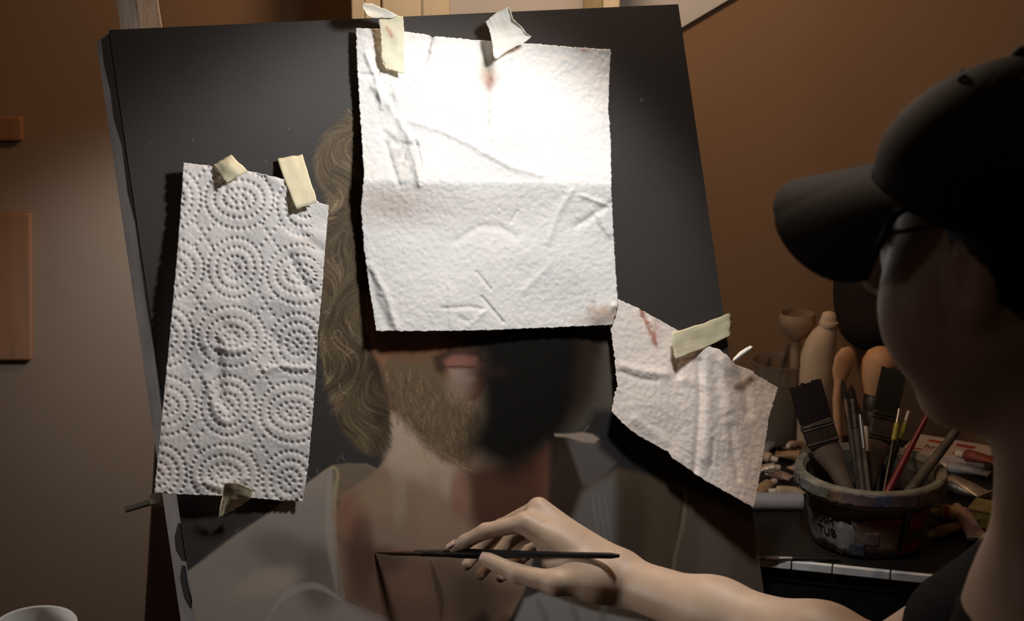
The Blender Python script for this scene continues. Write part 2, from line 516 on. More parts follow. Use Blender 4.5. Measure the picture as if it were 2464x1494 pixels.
# lower face
fill([(868, 690), (900, 690), (960, 780), (1160, 780), (1200, 880), (1150, 960), (1000, 1000), (930, 985), (918, 885), (884, 850), (868, 790)], A((116, 78, 57), .80), 6)
fill([(920, 870), (960, 850), (1030, 850), (1075, 905), (1110, 960), (1150, 990), (1170, 1060), (1130, 1120), (1060, 1105), (985, 1030), (935, 975)], A((94, 76, 56), .66), 14)
fill([(870, 690), (880, 790), (898, 850), (925, 884), (935, 850), (930, 800), (905, 740)], A((132, 92, 68), .85), 5)
fill([(868, 700), (880, 790), (905, 868), (920, 900), (935, 1000), (938, 1040), (905, 1010), (880, 940), (868, 860)], A((40, 27, 19), .7), 9, .8)
fill([(905, 800), (1075, 800), (1060, 822), (960, 836), (908, 826)], A((92, 86, 80), .85), 9, .75)
blob(990, 850, 50, 26, A((112, 74, 53), .8), .6)
# nose wing, moustache, mouth
blob(1078, 820, 26, 22, A((96, 64, 48), .8), .7)
fill([(1040, 858), (1080, 838), (1160, 845), (1170, 872), (1090, 872), (1062, 900), (1048, 892)], A((46, 34, 26), .75), 10, .85)
fill([(1068, 868), (1090, 854), (1115, 852), (1150, 858), (1150, 884), (1110, 882), (1076, 884)], A((140, 92, 80), .80), 9, .9)
stroke(smooth_path([(1068, 884), (1100, 883), (1150, 884)]), 4, A((78, 44, 38), .8), .9)
fill([(1080, 888), (1150, 888), (1145, 915), (1110, 925), (1085, 910)], A((150, 124, 112), .78), 9, .85)
blob(1105, 930, 32, 34, A((132, 112, 95), .74), .75)
# beard hairs
for i in range(900):
    x = random.uniform(925, 1165); y = random.uniform(880, 1110)
    if poly_sd(np.array([[x]]), np.array([[y]]), [(925, 890), (1000, 880), (1060, 930), (1150, 940), (1165, 1075), (1100, 1110), (1050, 1090), (960, 1010)])[0, 0] > 0: continue
    a = math.radians(random.uniform(60, 115)) ; L = random.uniform(14, 34)
    b = a + random.uniform(-.35, .35)
    q = [(x, y), (x + L * .5 * math.cos(a), y + L * .5 * math.sin(a)), (x + L * .5 * (math.cos(a) + math.cos(b)), y + L * .5 * (math.sin(a) + math.sin(b)))]
    c = random.choice([(128, 106, 78), (66, 50, 36), (110, 88, 64), (50, 38, 28), (140, 118, 88)])
    stroke(q, random.uniform(1.0, 1.8), A(c, .66), .34)
# hairs at the edge of the beard on the neck
for i in range(90):
    t = random.random(); x = 985 + 140 * t + random.uniform(-8, 10); y = 1035 + 92 * t + random.uniform(-6, 12)
    stroke([(x, y), (x + 10, y + 8), (x + 22, y + 10)], 1.4, A(random.choice([(70, 52, 38), (120, 100, 80)]), .5), .28)
# the unlit side of the face
fill([(1130, 795), (1250, 790), (1446, 785), (1440, 880), (1425, 960), (1375, 1030), (1318, 1095), (1230, 1145), (1165, 1120), (1120, 1075), (1148, 990), (1140, 900), (1150, 860), (1110, 830)],
     A((16, 14, 11), .70), 46)
fill([(1190, 830), (1400, 820), (1390, 920), (1330, 1030), (1250, 1090), (1180, 1050), (1185, 920)], A((15, 13, 11), .70), 40, .9)
fill([(1060, 800), (1446, 785), (1440, 850), (1180, 850), (1110, 826)], A((18, 16, 13), .9), 22, .85)
fill([(1395, 800), (1440, 790), (1432, 900), (1405, 980), (1370, 1020)], A((46, 33, 25), .7), 22, .6)
blob(1175, 895, 46, 14, A((44, 27, 24), .75), .5)
fill([(1290, 1100), (1322, 1070), (1320, 1260), (1290, 1320)], A((68, 42, 31), .40), 16, .6)
# hair: base masses then strands
HAIR = [(866, 262), (820, 292), (775, 330), (757, 390), (765, 440), (792, 480), (784, 560), (776, 650), (770, 740), (772, 830),
        (785, 920), (808, 990), (828, 1040), (862, 1082), (912, 1096), (938, 1074), (936, 1000), (925, 930), (905, 900), (884, 850),
        (872, 790), (884, 640), (884, 300)]
fill(HAIR, A((92, 76, 54), .80), 12)
fill([(862, 300), (884, 300), (888, 700), (862, 700), (846, 560), (850, 420)], A((58, 42, 30), .9), 14, .8)
fill([(880, 850), (912, 880), (930, 960), (935, 1040), (905, 1020), (885, 950)], A((50, 36, 25), .66), 10, .85)
blob(800, 570, 30, 60, A((62, 52, 38), .85), .5)
blob(792, 450, 30, 26, A((66, 54, 40), .95), .5)
def hair_dir(x, y):
    """flow of the waves, radians (y down)"""
    base = np.interp(y, [270, 320, 380, 450, 520, 700, 900, 1010, 1090], [2.7, 2.2, 1.75, 1.35, 1.75, 1.6, 1.75, 1.25, .35])
    return base + .75 * math.sin(y / 34.0 + x / 46.0) + .45 * math.sin(y / 61.0 - x / 29.0 + 1.3)
hr = random.Random(77)
strands = []
while len(strands) < 1500:
    x = hr.uniform(752, 940); y = hr.uniform(262, 1080)
    if poly_sd(np.array([[x]]), np.array([[y]]), HAIR)[0, 0] > 2: continue
    strands.append((x, y))
tone = np.array([vnoise(np.array([x]), np.array([y * .55]), 17, 911)[0] + .6 * vnoise(np.array([x]), np.array([y]), 8, 912)[0] for x, y in strands])
for (x, y), tn in zip(strands, tone):
    n = hr.randint(7, 13); q = [(x, y)]
    for k in range(n):
        a = hair_dir(*q[-1]) + hr.uniform(-.08, .08)
        nx, ny = q[-1][0] + 7.5 * math.cos(a), q[-1][1] + 7.5 * math.sin(a)
        if k > 1 and poly_sd(np.array([[nx]]), np.array([[ny]]), HAIR)[0, 0] > hr.uniform(2, 12): break
        q.append((nx, ny))
    edge = np.interp(x, [755, 800, 850, 885], [1.0, 1.05, .8, .5])        # the parting side is painted darker
    k = np.clip((.62 + .48 * tn + hr.uniform(-.12, .12)) * edge, .18, 1.25)
    c = np.array([126, 109, 84]) * k + np.array([18, 13, 8])
    stroke(q, hr.uniform(1.0, 2.0), A(c, np.interp(y, [280, 500, 800, 1080], [1.0, .9, .72, .55])), hr.uniform(.35, .7))
for i in range(70):      # small curls all over the hair
    x = random.uniform(760, 880); y = random.uniform(290, 1080)
    if poly_sd(np.array([[x]]), np.array([[y]]), HAIR)[0, 0] > -4: continue
    a = random.uniform(0, 6.28); r = random.uniform(10, 26); ext = random.uniform(1.2, 2.8); sg = random.choice((-1, 1))
    q = [(x + r * math.cos(a + sg * ext * k / 9) * .8, y + r * 1.3 * math.sin(a + sg * ext * k / 9)) for k in range(10)]
    stroke(q, random.uniform(1.0, 1.9), A(random.choice([(150, 130, 96), (60, 47, 33), (128, 109, 79), (48, 37, 26)]), np.interp(y, [280, 500, 800, 1080], [1.05, .95, .75, .55])), .5)
for i in range(46):      # loose hairs at the outline
    y = random.uniform(300, 1000); x = np.interp(y, [300, 380, 480, 600, 750, 900, 1000], [805, 760, 785, 778, 768, 780, 812])
    a = random.uniform(1.7, 3.4); L = random.uniform(10, 26)
    stroke([(x + 8, y), (x + 8 + L * .5 * math.cos(a), y + L * .4), (x + 8 + L * math.cos(a), y + L * .6)], 1.3, A((110, 92, 66), .8), .4)
# frayed threads of the robe
for (x, y) in ((640, 1242), (655, 1228), (575, 1285), (570, 1290), (745, 1152), (735, 1160), (812, 1112), (830, 1108), (560, 1300), (765, 1140)):
    a = random.uniform(-2.6, -1.2)
    stroke([(x, y), (x + 9 * math.cos(a), y + 9 * math.sin(a)), (x + 18 * math.cos(a + .4), y + 18 * math.sin(a + .4))], 1.5, A((90, 82, 74), .38), .5)
fill([(1334, 1043), (1362, 1044), (1400, 1040), (1425, 1044), (1442, 1056), (1430, 1066), (1400, 1064), (1366, 1052), (1336, 1050)], A((128, 112, 98), .55), 3, .9)
stroke([(1404, 1040), (1412, 1030), (1416, 1024)], 1.6, A((110, 98, 86), .55), .7)
# weave of the robe
wv = (np.sin(GX * 1.05 + GY * .25) * np.sin(GY * 1.05 - GX * .25))
robe_m = sstep(.5 - poly_sd(GX, GY, [(440, 1384), (735, 1165), (800, 1125), (812, 1300), (833, 1445), (980, 1760), (420, 1760)]) / 12)
img *= (1 + .07 * wv * robe_m)[..., None]
# small flecks of paint on the ground
for i in range(6):
    blob(random.uniform(320, 700), random.uniform(300, 460), 2.2, 2.2, A((95, 90, 84), .5), .5)
blob(1544, 240, 3, 3, A((120, 112, 104), .9), .8)

paint_root = thing('stretched_canvas', onc(CW / 2, CH, -CT / 2), 'large charcoal-grey canvas on the easel with an unfinished bearded portrait', 'canvas')
GW = c2w(GQ)
build_np('painting', GW.reshape(-1, 3), grid_quads(NV, NU), M['paint'], paint_root, colors=img.reshape(-1, 3),
         label='painted portrait of a bearded man with wavy hair in a linen robe')
mb = MB()
eps = .0006
mb.box(onc(CW / 2, CH / 2, -CT / 2 - eps), W1 * CW / 2, W2 * CH / 2, WN * (CT / 2 - eps / 2))
build('canvas_edge', mb, M['canvas_side'], paint_root, mods=[('BEVEL', dict(width=.004, segments=2))])
# dark smears of paint that ran over the left edge of the canvas
M['smear'] = mat('dark_paint_smear', (.018, .016, .015), .5, var=.2)
def smear(pts, seed):
    """irregular patch on the left side face: pts = [(v, depth from the front 0..1 start, end)]"""
    r = random.Random(seed); mb = MB(); vs = []; n = len(pts)
    for v, a, b in pts:
        vs.append(W0 - W1 * .0006 + W2 * v + WN * CT * a); vs.append(W0 - W1 * .0006 + W2 * v + WN * CT * b)
    back = [np.array(q) + W1 * .0005 for q in vs]
    fs = [(2 * i, 2 * i + 1, 2 * i + 3, 2 * i + 2) for i in range(n - 1)]
    fs += [tuple(2 * n + k for k in reversed(f)) for f in fs]
    mb.add(vs + back, fs, False)
    return build('paint_smear', mb, M['smear'], paint_root)
smear([(.004, .02, .55), (.03, .02, .62), (.06, .02, .45), (.09, .02, .5), (.12, .02, .22), (.17, .02, .3), (.20, .02, .12)], 1)
smear([(.20, .01, .10), (.28, .01, .14), (.34, .01, .08), (.40, .01, .13), (.47, .01, .07)], 2)
smear([(.52, .02, .15), (.535, .02, .5), (.55, .03, .55), (.56, .02, .25)], 3)
smear([(.565, .1, .3), (.58, .12, .55), (.60, .05, .45), (.61, .1, .2)], 4)

# ------------------------------------------------------------------ easel
easel = thing('easel', (onc(CW * .35, CH, -.3)[0], onc(CW * .35, CH, -.3)[1], 0), 'wooden studio easel with pale mast and dark leg behind the canvas', 'easel')
def cbox(u0, u1, v0, v1, o0, o1):
    mb = MB()
    mb.box(onc((u0 + u1) / 2, (v0 + v1) / 2, -(o0 + o1) / 2), W1 * (u1 - u0) / 2, W2 * (v1 - v0) / 2, WN * (o1 - o0) / 2)
    return mb
bev = [('BEVEL', dict(width=.002, segments=2))]
o_u = hit_uv(352, 40)[0]
build('mast', cbox(.052, .079, -.22, CH + .02, .062, .13), M['mast_wood'], easel, mods=bev)
build('mast', cbox(.50, .527, .02, CH + .02, .062, .13), M['mast_wood'], easel, mods=bev)
build('crossbar', cbox(.05, .53, .30, .34, .131, .155), M['dark_wood'], easel, mods=bev)
build('crossbar', cbox(-.02, .62, CH + .02, CH + .06, .062, .13), M['dark_wood'], easel, mods=bev)
build('canvas_tray', cbox(-.03, CW * .95, CH + .001, CH + .02, -.03, .13), M['dark_wood'], easel, mods=bev)
# front legs carry on below the tray to the floor
for u in (.066, .513):
    a = onc(u, CH + .05, -.096)
    d = W2 / -W2[2]
    mb = MB(); mb.bar(a, a + d * (a[2]), W1, .045, .06)
    build('leg', mb, M['dark_wood'], easel, mods=bev)
# rear leg seen at the lower left, behind the edge of the canvas
mb = MB(); a = P(432, 1000, 1.98); b = P(400, 1500, 2.06)
d = (b - a) / np.linalg.norm(b - a)
mb.bar(a, a + d * (a[2] / -d[2]), (1, 0, 0), .05, .03)
build('leg', mb, M['dark_wood'], easel, mods=bev)
mb = MB(); mb.tube([P(302, 1227, 1.90), P(372, 1206, 1.90), P(440, 1186, 1.90)], [.0032, .0036, .0036], 12)
bolt = build('clamp_bolt', mb, M['steel'], easel)
mb = MB(); mb.lathe(P(378, 1204, 1.90), [(.0, -.006), (.0085, -.006), (.0095, 0), (.0085, .006), (0, .006)], 8, axis=P(372, 1206, 1.9) - P(302, 1227, 1.9))
build('bolt_nut', mb, M['steel'], bolt)

# ------------------------------------------------------------------ things on the wall behind the canvas
def wall_poly(pts, y0, y1):
    """prism between two depths with the outline given by photo points at depth y0"""
    mb = MB(); n = len(pts)
    f = [PY(x, y, y0) for x, y in pts]
    b = [q + np.array([0, y1 - y0, 0]) for q in f]
    mb.add(f + b, [tuple(range(n)), tuple(range(2 * n - 1, n - 1, -1))] + [(i, i + n, (i + 1) % n + n, (i + 1) % n) for i in range(n)], False)
    return mb
RY = 2.45
def plank_px(x0, x1, y0, y1, top=-260):
    """upright board standing on the floor, its sides seen at x0..x1 near the top of the canvas"""
    a, b = PY(x0, 40, y0), PY(x1, 40, y0)
    zt = PY(x0, top, y0)[2]
    mb = MB(); mb.box(((a[0] + b[0]) / 2, (y0 + y1) / 2, zt / 2), ((b[0] - a[0]) / 2, 0, 0), (0, (y1 - y0) / 2, 0), (0, 0, zt / 2))
    return mb
build('white_panel', wall_poly([(1640 - 480, 66 + 284), (1640 + 330, 66 - 195), (1640 + 10, 66 - 737), (1640 - 800, 66 - 258)], WALL_Y - .012, WALL_Y - .002),
      M['white_board'], label='white sheet of board hung askew on the wall above the canvas corner', cat='board')
rack = thing('plank_stack', (PY(970, 40, RY)[0], RY, 0), 'pale upright planks standing behind the canvas under the tape', 'planks')
for (x0, x1, dy) in ((846, 876, .0), (879, 915, .006), (920, 1013, .004), (1017, 1082, .0)):
    build('plank', plank_px(x0, x1, RY + dy, RY + .024), M['pale_wood'], rack, mods=bev)
strip = thing('wood_batten', (PY(1448, 40, RY)[0], RY, 0), 'narrow tan double batten standing before the white board', 'batten')
build('lath', plank_px(1404, 1450, RY + .004, RY + .024), mat('olive_wood', (.42, .36, .22), .6, var=.1, stretch=(8, 8, .6)), strip, mods=bev)
build('lath', plank_px(1451, 1491, RY - .004, RY + .024), M['pale_wood'], strip, mods=bev)

# ------------------------------------------------------------------ paper towels and tape on the canvas
def resample(pts, n, jag=0.0, seed=1):
    pts = np.asarray(pts, float)
    s = np.r_[0, np.cumsum(np.linalg.norm(np.diff(pts, axis=0), axis=1))]; s /= s[-1]
    t = np.linspace(0, 1, n)
    q = np.stack([np.interp(t, s, pts[:, 0]), np.interp(t, s, pts[:, 1])], -1)
    if jag:
        r = np.random.default_rng(seed); j = r.normal(0, jag, (n, 2)); j[0] = j[-1] = 0
        j[1:-1] = (j[1:-1] + .5 * j[:-2] + .5 * j[2:]) / 1.4
        q += j
    return q
def coons(top, bottom, left, right, nu, nv, jag=0.0, seed=1):
    T_ = resample(top, nu, jag, seed); B_ = resample(bottom, nu, jag, seed + 1)
    L_ = resample(left, nv, jag, seed + 2); R_ = resample(right, nv, jag, seed + 3)
    s = np.linspace(0, 1, nu)[None, :, None]; t = np.linspace(0, 1, nv)[:, None, None]
    q = (1 - t) * T_[None] + t * B_[None] + (1 - s) * L_[:, None] + s * R_[:, None]
    q -= (1 - s) * (1 - t) * T_[0] + s * (1 - t) * T_[-1] + (1 - s) * t * B_[0] + s * t * B_[-1]
    S, T = np.meshgrid(np.linspace(0, 1, nu), np.linspace(0, 1, nv))
    return q[..., 0], q[..., 1], S, T
def seg_dist(X, Y, pts):
    d = np.full(X.shape, 1e9)
    for (ax, ay), (bx, by) in zip(pts[:-1], pts[1:]):
        ex, ey = bx - ax, by - ay
        t = np.clip(((X - ax) * ex + (Y - ay) * ey) / (ex * ex + ey * ey), 0, 1)
        d = np.minimum(d, np.hypot(X - ax - ex * t, Y - ay - ey * t))
    return d
def ridge(X, Y, pts, w, h):
    """fold line: raised (h>0) or sunk (h<0), metres"""
    return h * np.exp(-(seg_dist(X, Y, pts) / w) ** 2)
def gauss(X, Y, x, y, rx, ry): return np.exp(-((X - x) / rx) ** 2 - ((Y - y) / ry) ** 2)
def stain_shade(col, m, c):  # mixes colour c in by mask m, for stains and painted shade
    return col * (1 - m[..., None]) + np.asarray(c) * m[..., None]
def sheet(name, geo, H, color, material, thick=.0005, **kw):
    X, Y, S, T = geo
    V = hitw(X, Y, H)
    nv, nu = X.shape
    return build_np(name, V.reshape(-1, 3), grid_quads(nv, nu), material, colors=color.reshape(-1, 3) if color is not None else None,
                    mods=[('SOLIDIFY', dict(thickness=thick, offset=-1))], **kw)

def pebble(X, Y, seed):
    """fine pebbled paper relief, -1..1"""
    o = 0
    for i, (sc, am) in enumerate(((6.5, .5), (8.0, .5), (12.0, .4))):
        a = .5 + 1.1 * i; o = o + am * vnoise(X * math.cos(a) + Y * math.sin(a), -X * math.sin(a) + Y * math.cos(a), sc, seed + i)
    return o
# main sheet over the face
geo = coons([(856, 68), (930, 70), (1033, 84), (1040, 92), (1048, 87), (1150, 97), (1280, 105), (1400, 115), (1470, 119)],
            [(905, 796), (1000, 797), (1080, 796), (1160, 795), (1300, 789), (1400, 785), (1474, 782)],
            [(856, 68), (860, 170), (868, 300), (876, 420), (868, 500), (876, 600), (890, 700), (905, 796)],
            [(1470, 119), (1466, 200), (1464, 260), (1470, 340), (1471, 450), (1476, 560), (1481, 640), (1486, 715), (1488, 735), (1474, 782)], 270, 320, .7, 11)
X, Y, S, T = geo
H = .008 + .026 * np.clip(T - .60, 0, 1) ** 1.3 + .004 * np.sin(S * 5 + 1) * T
FOLD = 438 + .018 * (X - 870)
up = sstep((FOLD - Y) / 6)
H += .0006 * up + .013 * np.exp(-np.abs(Y - FOLD) / 120) * np.where(Y < FOLD, 1, 1) - .004 * gauss(X, Y, 1150, 540, 400, 60)
H += .0006 * pebble(X, Y, 21) + .0008 * vnoise(X, Y, 60, 23) + .004 * vnoise(X, Y, 150, 24)
for pts, w, h in [([(985, 290), (1060, 312), (1130, 345), (1230, 400), (1300, 420)], 9, .004), ([(900, 210), (945, 260), (985, 330), (1012, 440)], 10, .005),
                  ([(925, 320), (955, 345), (1000, 350)], 7, -.004), ([(930, 345), (945, 400), (960, 445)], 6, -.003), ([(975, 360), (965, 400)], 5, -.003),
                  ([(1000, 340), (1012, 390), (1014, 440)], 4, -.004), ([(940, 235), (955, 275)], 8, -.005),
                  ([(1147, 655), (1180, 695)], 4, -.003), ([(1160, 715), (1210, 775)], 4, -.004), ([(1080, 690), (1085, 790)], 5, .002),
                  ([(1065, 742), (1130, 738), (1165, 745)], 5, -.0025), ([(1135, 775), (1165, 750)], 6, .003), ([(1105, 765), (1130, 775), (1150, 762)], 5, -.002),
                  ([(1100, 580), (1150, 545), (1200, 545), (1240, 570)], 9, -.003), ([(1230, 535), (1245, 508)], 4, -.003),
                  ([(1320, 580), (1340, 520), (1375, 460)], 8, .003), ([(1385, 545), (1420, 525), (1470, 490)], 8, -.004), ([(1400, 470), (1465, 495)], 5, .003),
                  ([(1440, 520), (1465, 560)], 9, .005), ([(890, 640), (925, 700), (955, 790)], 9, .004), ([(890, 660), (905, 720), (935, 785)], 9, -.003),
                  ([(1030, 130), (1018, 160), (1035, 95)], 6, -.005), ([(1050, 95), (1030, 150), (1000, 190)], 7, .003),
                  ([(1190, 215), (1230, 150)], 7, -.004), ([(1160, 110), (1170, 170), (1163, 300)], 16, -.012), ([(880, 130), (905, 190), (920, 260)], 6, .004),
                  ([(870, 180), (910, 182)], 5, -.003), ([(1260, 700), (1320, 640)], 7, .002)]:
    H += ridge(X, Y, pts, w, h * .62)
H += .006 * gauss(X, Y, 1450, 760, 26, 26) + .004 * gauss(X, Y, 1480, 735, 9, 9)
col = np.full(X.shape + (3,), .0) + np.array([.83, .82, .81])
col = stain_shade(col, .48 * gauss(X, Y, 935, 490, 90, 46) * sstep((Y - FOLD) / 8), (.52, .38, .31))
col = stain_shade(col, .16 * sstep((Y - FOLD) / 8) * gauss(X, Y, 1150, 500, 320, 110), (.66, .55, .50))
col = stain_shade(col, .85 * sstep(1.15 - np.hypot((X - 1450) / 55, (Y - 752) / 34) + .25 * vnoise(X, Y, 12, 31)), (.42, .32, .25))
col = stain_shade(col, .45 * gauss(X, Y, 1420, 772, 50, 14), (.45, .34, .27))
col = stain_shade(col, .75 * gauss(X, Y, 1172, 165, 20, 42), (.34, .33, .24))  # stained fold pocket; its shadow is put into the colour too
col = stain_shade(col, .8 * gauss(X, Y, 1178, 195, 12, 22) , (.36, .14, .08))
col = stain_shade(col, .4 * gauss(X, Y, 1185, 185, 30, 20), (.62, .45, .40))
col = stain_shade(col, .7 * gauss(X, Y, 1405, 121, 14, 5), (.35, .12, .10))
pat = sstep(.5 - poly_sd(X, Y, [(925, 330), (950, 318), (990, 330), (1010, 370), (1015, 440), (960, 446), (940, 400)]) / 14)
col = stain_shade(col, pat * (.22 + .35 * np.clip(vnoise(X, Y, 10, 41), 0, 1)), (.36, .37, .36))
col = stain_shade(col, .35 * np.clip(gauss(X, Y, 935, 255, 16, 34), 0, 1), (.45, .44, .43))
col = stain_shade(col, .4 * sstep(1 - seg_dist(X, Y, [(888, 640), (905, 720), (940, 795)]) / 20), (.58, .56, .54))
main_towel = sheet('paper_towel', geo, H, col, M['towel'], label='large bright white paper towel covering the face on the canvas', cat='paper towel')

# embossed sheet on the left
geo = coons([(442, 391), (500, 398), (600, 412), (690, 432), (740, 470), (770, 488), (791, 494)],
            [(372, 1186), (450, 1190), (540, 1193), (600, 1198), (680, 1205), (728, 1206)],
            [(442, 391), (432, 540), (424, 640), (410, 800), (400, 900), (385, 1060), (372, 1186)],
            [(791, 494), (782, 600), (775, 700), (765, 800), (760, 905), (752, 1000), (742, 1120), (728, 1206)], 190, 390, .5, 51)
X, Y, S, T = geo
H = .012 + .004 * vnoise(X, Y, 130, 61) + .0010 * vnoise(X, Y, 45, 62) + .0003 * vnoise(X, Y, 7, 63) + .006 * T * (1 - S) + .004 * np.exp(-((S) / .08) ** 2)
# dot embossing: rings of dots on a diagonal lattice, in the towel's own coordinates
tilt = math.radians(3.0)
XX = (X - 565) * math.cos(tilt) + (Y - 645) * math.sin(tilt); YY = -(X - 565) * math.sin(tilt) + (Y - 645) * math.cos(tilt)
dots = []
LX, LY = 158.0, 166.0
for a in range(-3, 4):
    for b in range(-3, 5):
        cx, cy = a * LX, b * LY + (0 if a % 2 == 0 else 8)
        oval = (a + b) % 2
        radii = ((16, 10), (38, 24), (60, 46), (82, 72)) if oval else ((9, 9), (26, 28), (46, 50), (66, 72))
        for rx, ry in radii:
            per = 2 * math.pi * math.sqrt((rx * rx + ry * ry) / 2); k = max(4, int(round(per / 13.5)))
            for i in range(k):
                t = 2 * math.pi * i / k
                dots.append((cx + rx * math.cos(t), cy + ry * math.sin(t)))
        for i in range(5):      # diagonal rows in the lozenges between the rings
            t = (i - 2) * 13
            dots.append((cx + LX / 2 + t * .75, cy + LY / 2 + t)); dots.append((cx + LX / 2 - t * .75, cy + LY / 2 + t))
D = np.zeros(X.shape)
for (x, y) in dots:
    if XX.min() - 10 < x < XX.max() + 10 and YY.min() - 10 < y < YY.max() + 10:
        i = int(np.clip((x - XX[0].min()) / (XX[0].max() - XX[0].min() + 1e-6), 0, 1) * X.shape[1])
        j = int(np.clip((y - YY[:, 0].min()) / (YY[:, 0].max() - YY[:, 0].min()), 0, 1) * X.shape[0])
        w = (slice(max(j - 30, 0), j + 30), slice(max(i - 60, 0), i + 60))
        D[w] = np.maximum(D[w], np.exp(-(((XX[w] - x) ** 2 + (YY[w] - y) ** 2) / 4.2 ** 2)))
H -= .0026 * D
for pts, w, h in [([(700, 545), (740, 575), (775, 600)], 8, -.005), ([(700, 620), (730, 680), (750, 700)], 7, -.006), ([(640, 888), (690, 880), (758, 888)], 6, .005),
                  ([(520, 830), (530, 900), (528, 960)], 9, -.006), ([(500, 915), (515, 970), (540, 1010)], 9, .006), ([(500, 830), (560, 842), (600, 838)], 7, .004),
                  ([(540, 780), (560, 800)], 12, -.006), ([(480, 1160), (540, 1170), (590, 1150)], 7, .004), ([(650, 800), (670, 830)], 9, -.004),
                  ([(570, 630), (560, 660)], 9, -.004), ([(640, 420), (690, 455)], 9, .004), ([(540, 445), (545, 460)], 5, -.004)]:
    H += ridge(X, Y, pts, w * 1.5, h * .5)
col = np.full(X.shape + (3,), .0) + np.array([.80, .775, .77])
col = stain_shade(col, .30 * gauss(X, Y, 545, 790, 45, 40), (.45, .40, .37))
col = stain_shade(col, .35 * gauss(X, Y, 738, 585, 40, 14), (.42, .34, .31))
col = stain_shade(col, .30 * gauss(X, Y, 385, 1060, 40, 130), (.55, .40, .33))
col = stain_shade(col, .25 * gauss(X, Y, 530, 910, 16, 50), (.42, .36, .33))
sheet('paper_towel', geo, H, col, M['towel'], label='embossed paper towel with dotted ring pattern taped at the left of the canvas', cat='paper towel')

# torn rag at the right
geo = coons([(1482, 718), (1530, 738), (1580, 766), (1640, 800), (1690, 828), (1730, 840), (1752, 856), (1766, 876), (1800, 888), (1830, 908), (1873, 933)],
            [(1472, 991), (1500, 1020), (1535, 1048), (1608, 1088), (1616, 1100), (1690, 1152), (1760, 1192), (1815, 1222)],
            [(1482, 718), (1468, 780), (1478, 850), (1482, 900), (1486, 930), (1479, 946), (1472, 991)],
            [(1873, 933), (1852, 1000), (1840, 1080), (1828, 1150), (1815, 1222)], 170, 170, .8, 71)
X, Y, S, T = geo
H = .014 + .022 * S * S * T + .012 * T + .0006 * pebble(X, Y, 81) + .0025 * vnoise(X, Y, 70, 83)
for pts, w, h in [([(1683, 870), (1686, 960), (1680, 1060), (1672, 1130)], 8, -.008), ([(1700, 870), (1704, 1000), (1700, 1100)], 18, .008),
                  ([(1716, 1060), (1712, 1120)], 6, -.004), ([(1755, 1000), (1768, 1100), (1776, 1150)], 9, -.006), ([(1735, 870), (1752, 960), (1758, 1010)], 14, .008),
                  ([(1490, 895), (1540, 912), (1580, 918)], 6, -.004), ([(1500, 880), (1550, 893), (1600, 900)], 10, .005), ([(1620, 870), (1632, 905)], 8, -.008),
                  ([(1640, 910), (1690, 925)], 12, .004), ([(1690, 840), (1740, 850), (1760, 880)], 20, .010),
                  ([(1775, 880), (1790, 930), (1800, 990)], 12, -.008), ([(1530, 1010), (1600, 1060)], 12, .004)]:
    H += ridge(X, Y, pts, w, h * .5)
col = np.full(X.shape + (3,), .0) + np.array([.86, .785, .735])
col = stain_shade(col, .5 * sstep((700 - X) / 200 + (Y - 960) / 120), (.84, .82, .80))
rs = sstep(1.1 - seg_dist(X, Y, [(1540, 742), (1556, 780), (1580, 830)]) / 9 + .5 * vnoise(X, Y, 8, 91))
col = stain_shade(col, .8 * rs, (.40, .10, .06))
col = stain_shade(col, .45 * gauss(X, Y, 1578, 790, 14, 34), (.55, .28, .20))
col = stain_shade(col, .7 * gauss(X, Y, 1785, 918, 7, 16), (.22, .12, .05))
col = stain_shade(col, .5 * gauss(X, Y, 1800, 910, 40, 40), (.62, .43, .28))
col = stain_shade(col, .75 * sstep((X - 1690) / 130), (.46, .34, .26))  # brown dirt plus shade of the turned-away right side, put in the colour
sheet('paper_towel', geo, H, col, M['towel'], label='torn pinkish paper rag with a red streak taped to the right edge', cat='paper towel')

# masking tape: every strip is a thing of its own
def tape(pts4, h4, label, material='tape', n=14, wob=.0012, seed=1, bulge=0.0, jag=.8):
    """pts4: corners TL, TR, BR, BL in the photo; h4: height above the canvas at the four corners"""
    p = [np.array(q, float) for q in pts4]
    geo = coons([p[0], p[1]], [p[3], p[2]], [p[0], p[3]], [p[1], p[2]], n, n, jag, seed)
    X, Y, S, T = geo
    H = (1 - T) * ((1 - S) * h4[0] + S * h4[1]) + T * (S * h4[2] + (1 - S) * h4[3])
    H = H + wob * vnoise(X, Y, 22, seed + 5) + bulge * np.sin(np.pi * S) * np.sin(np.pi * T)
    return sheet('tape_strip', geo, H, None, M[material], .0004, label=label, cat='tape')
def tape_path(top, bottom, left, right, hf, label, material='tape', n=22, seed=1, jag=.8, colf=None):
    geo = coons(top, bottom, left, right, n, n, jag, seed)
    X, Y, S, T = geo
    return sheet('tape_strip', geo, hf(X, Y, S, T) + .0012 * vnoise(X, Y, 24, seed + 5), colf(X, Y) if colf else None, M[material], .0004, label=label, cat='tape')
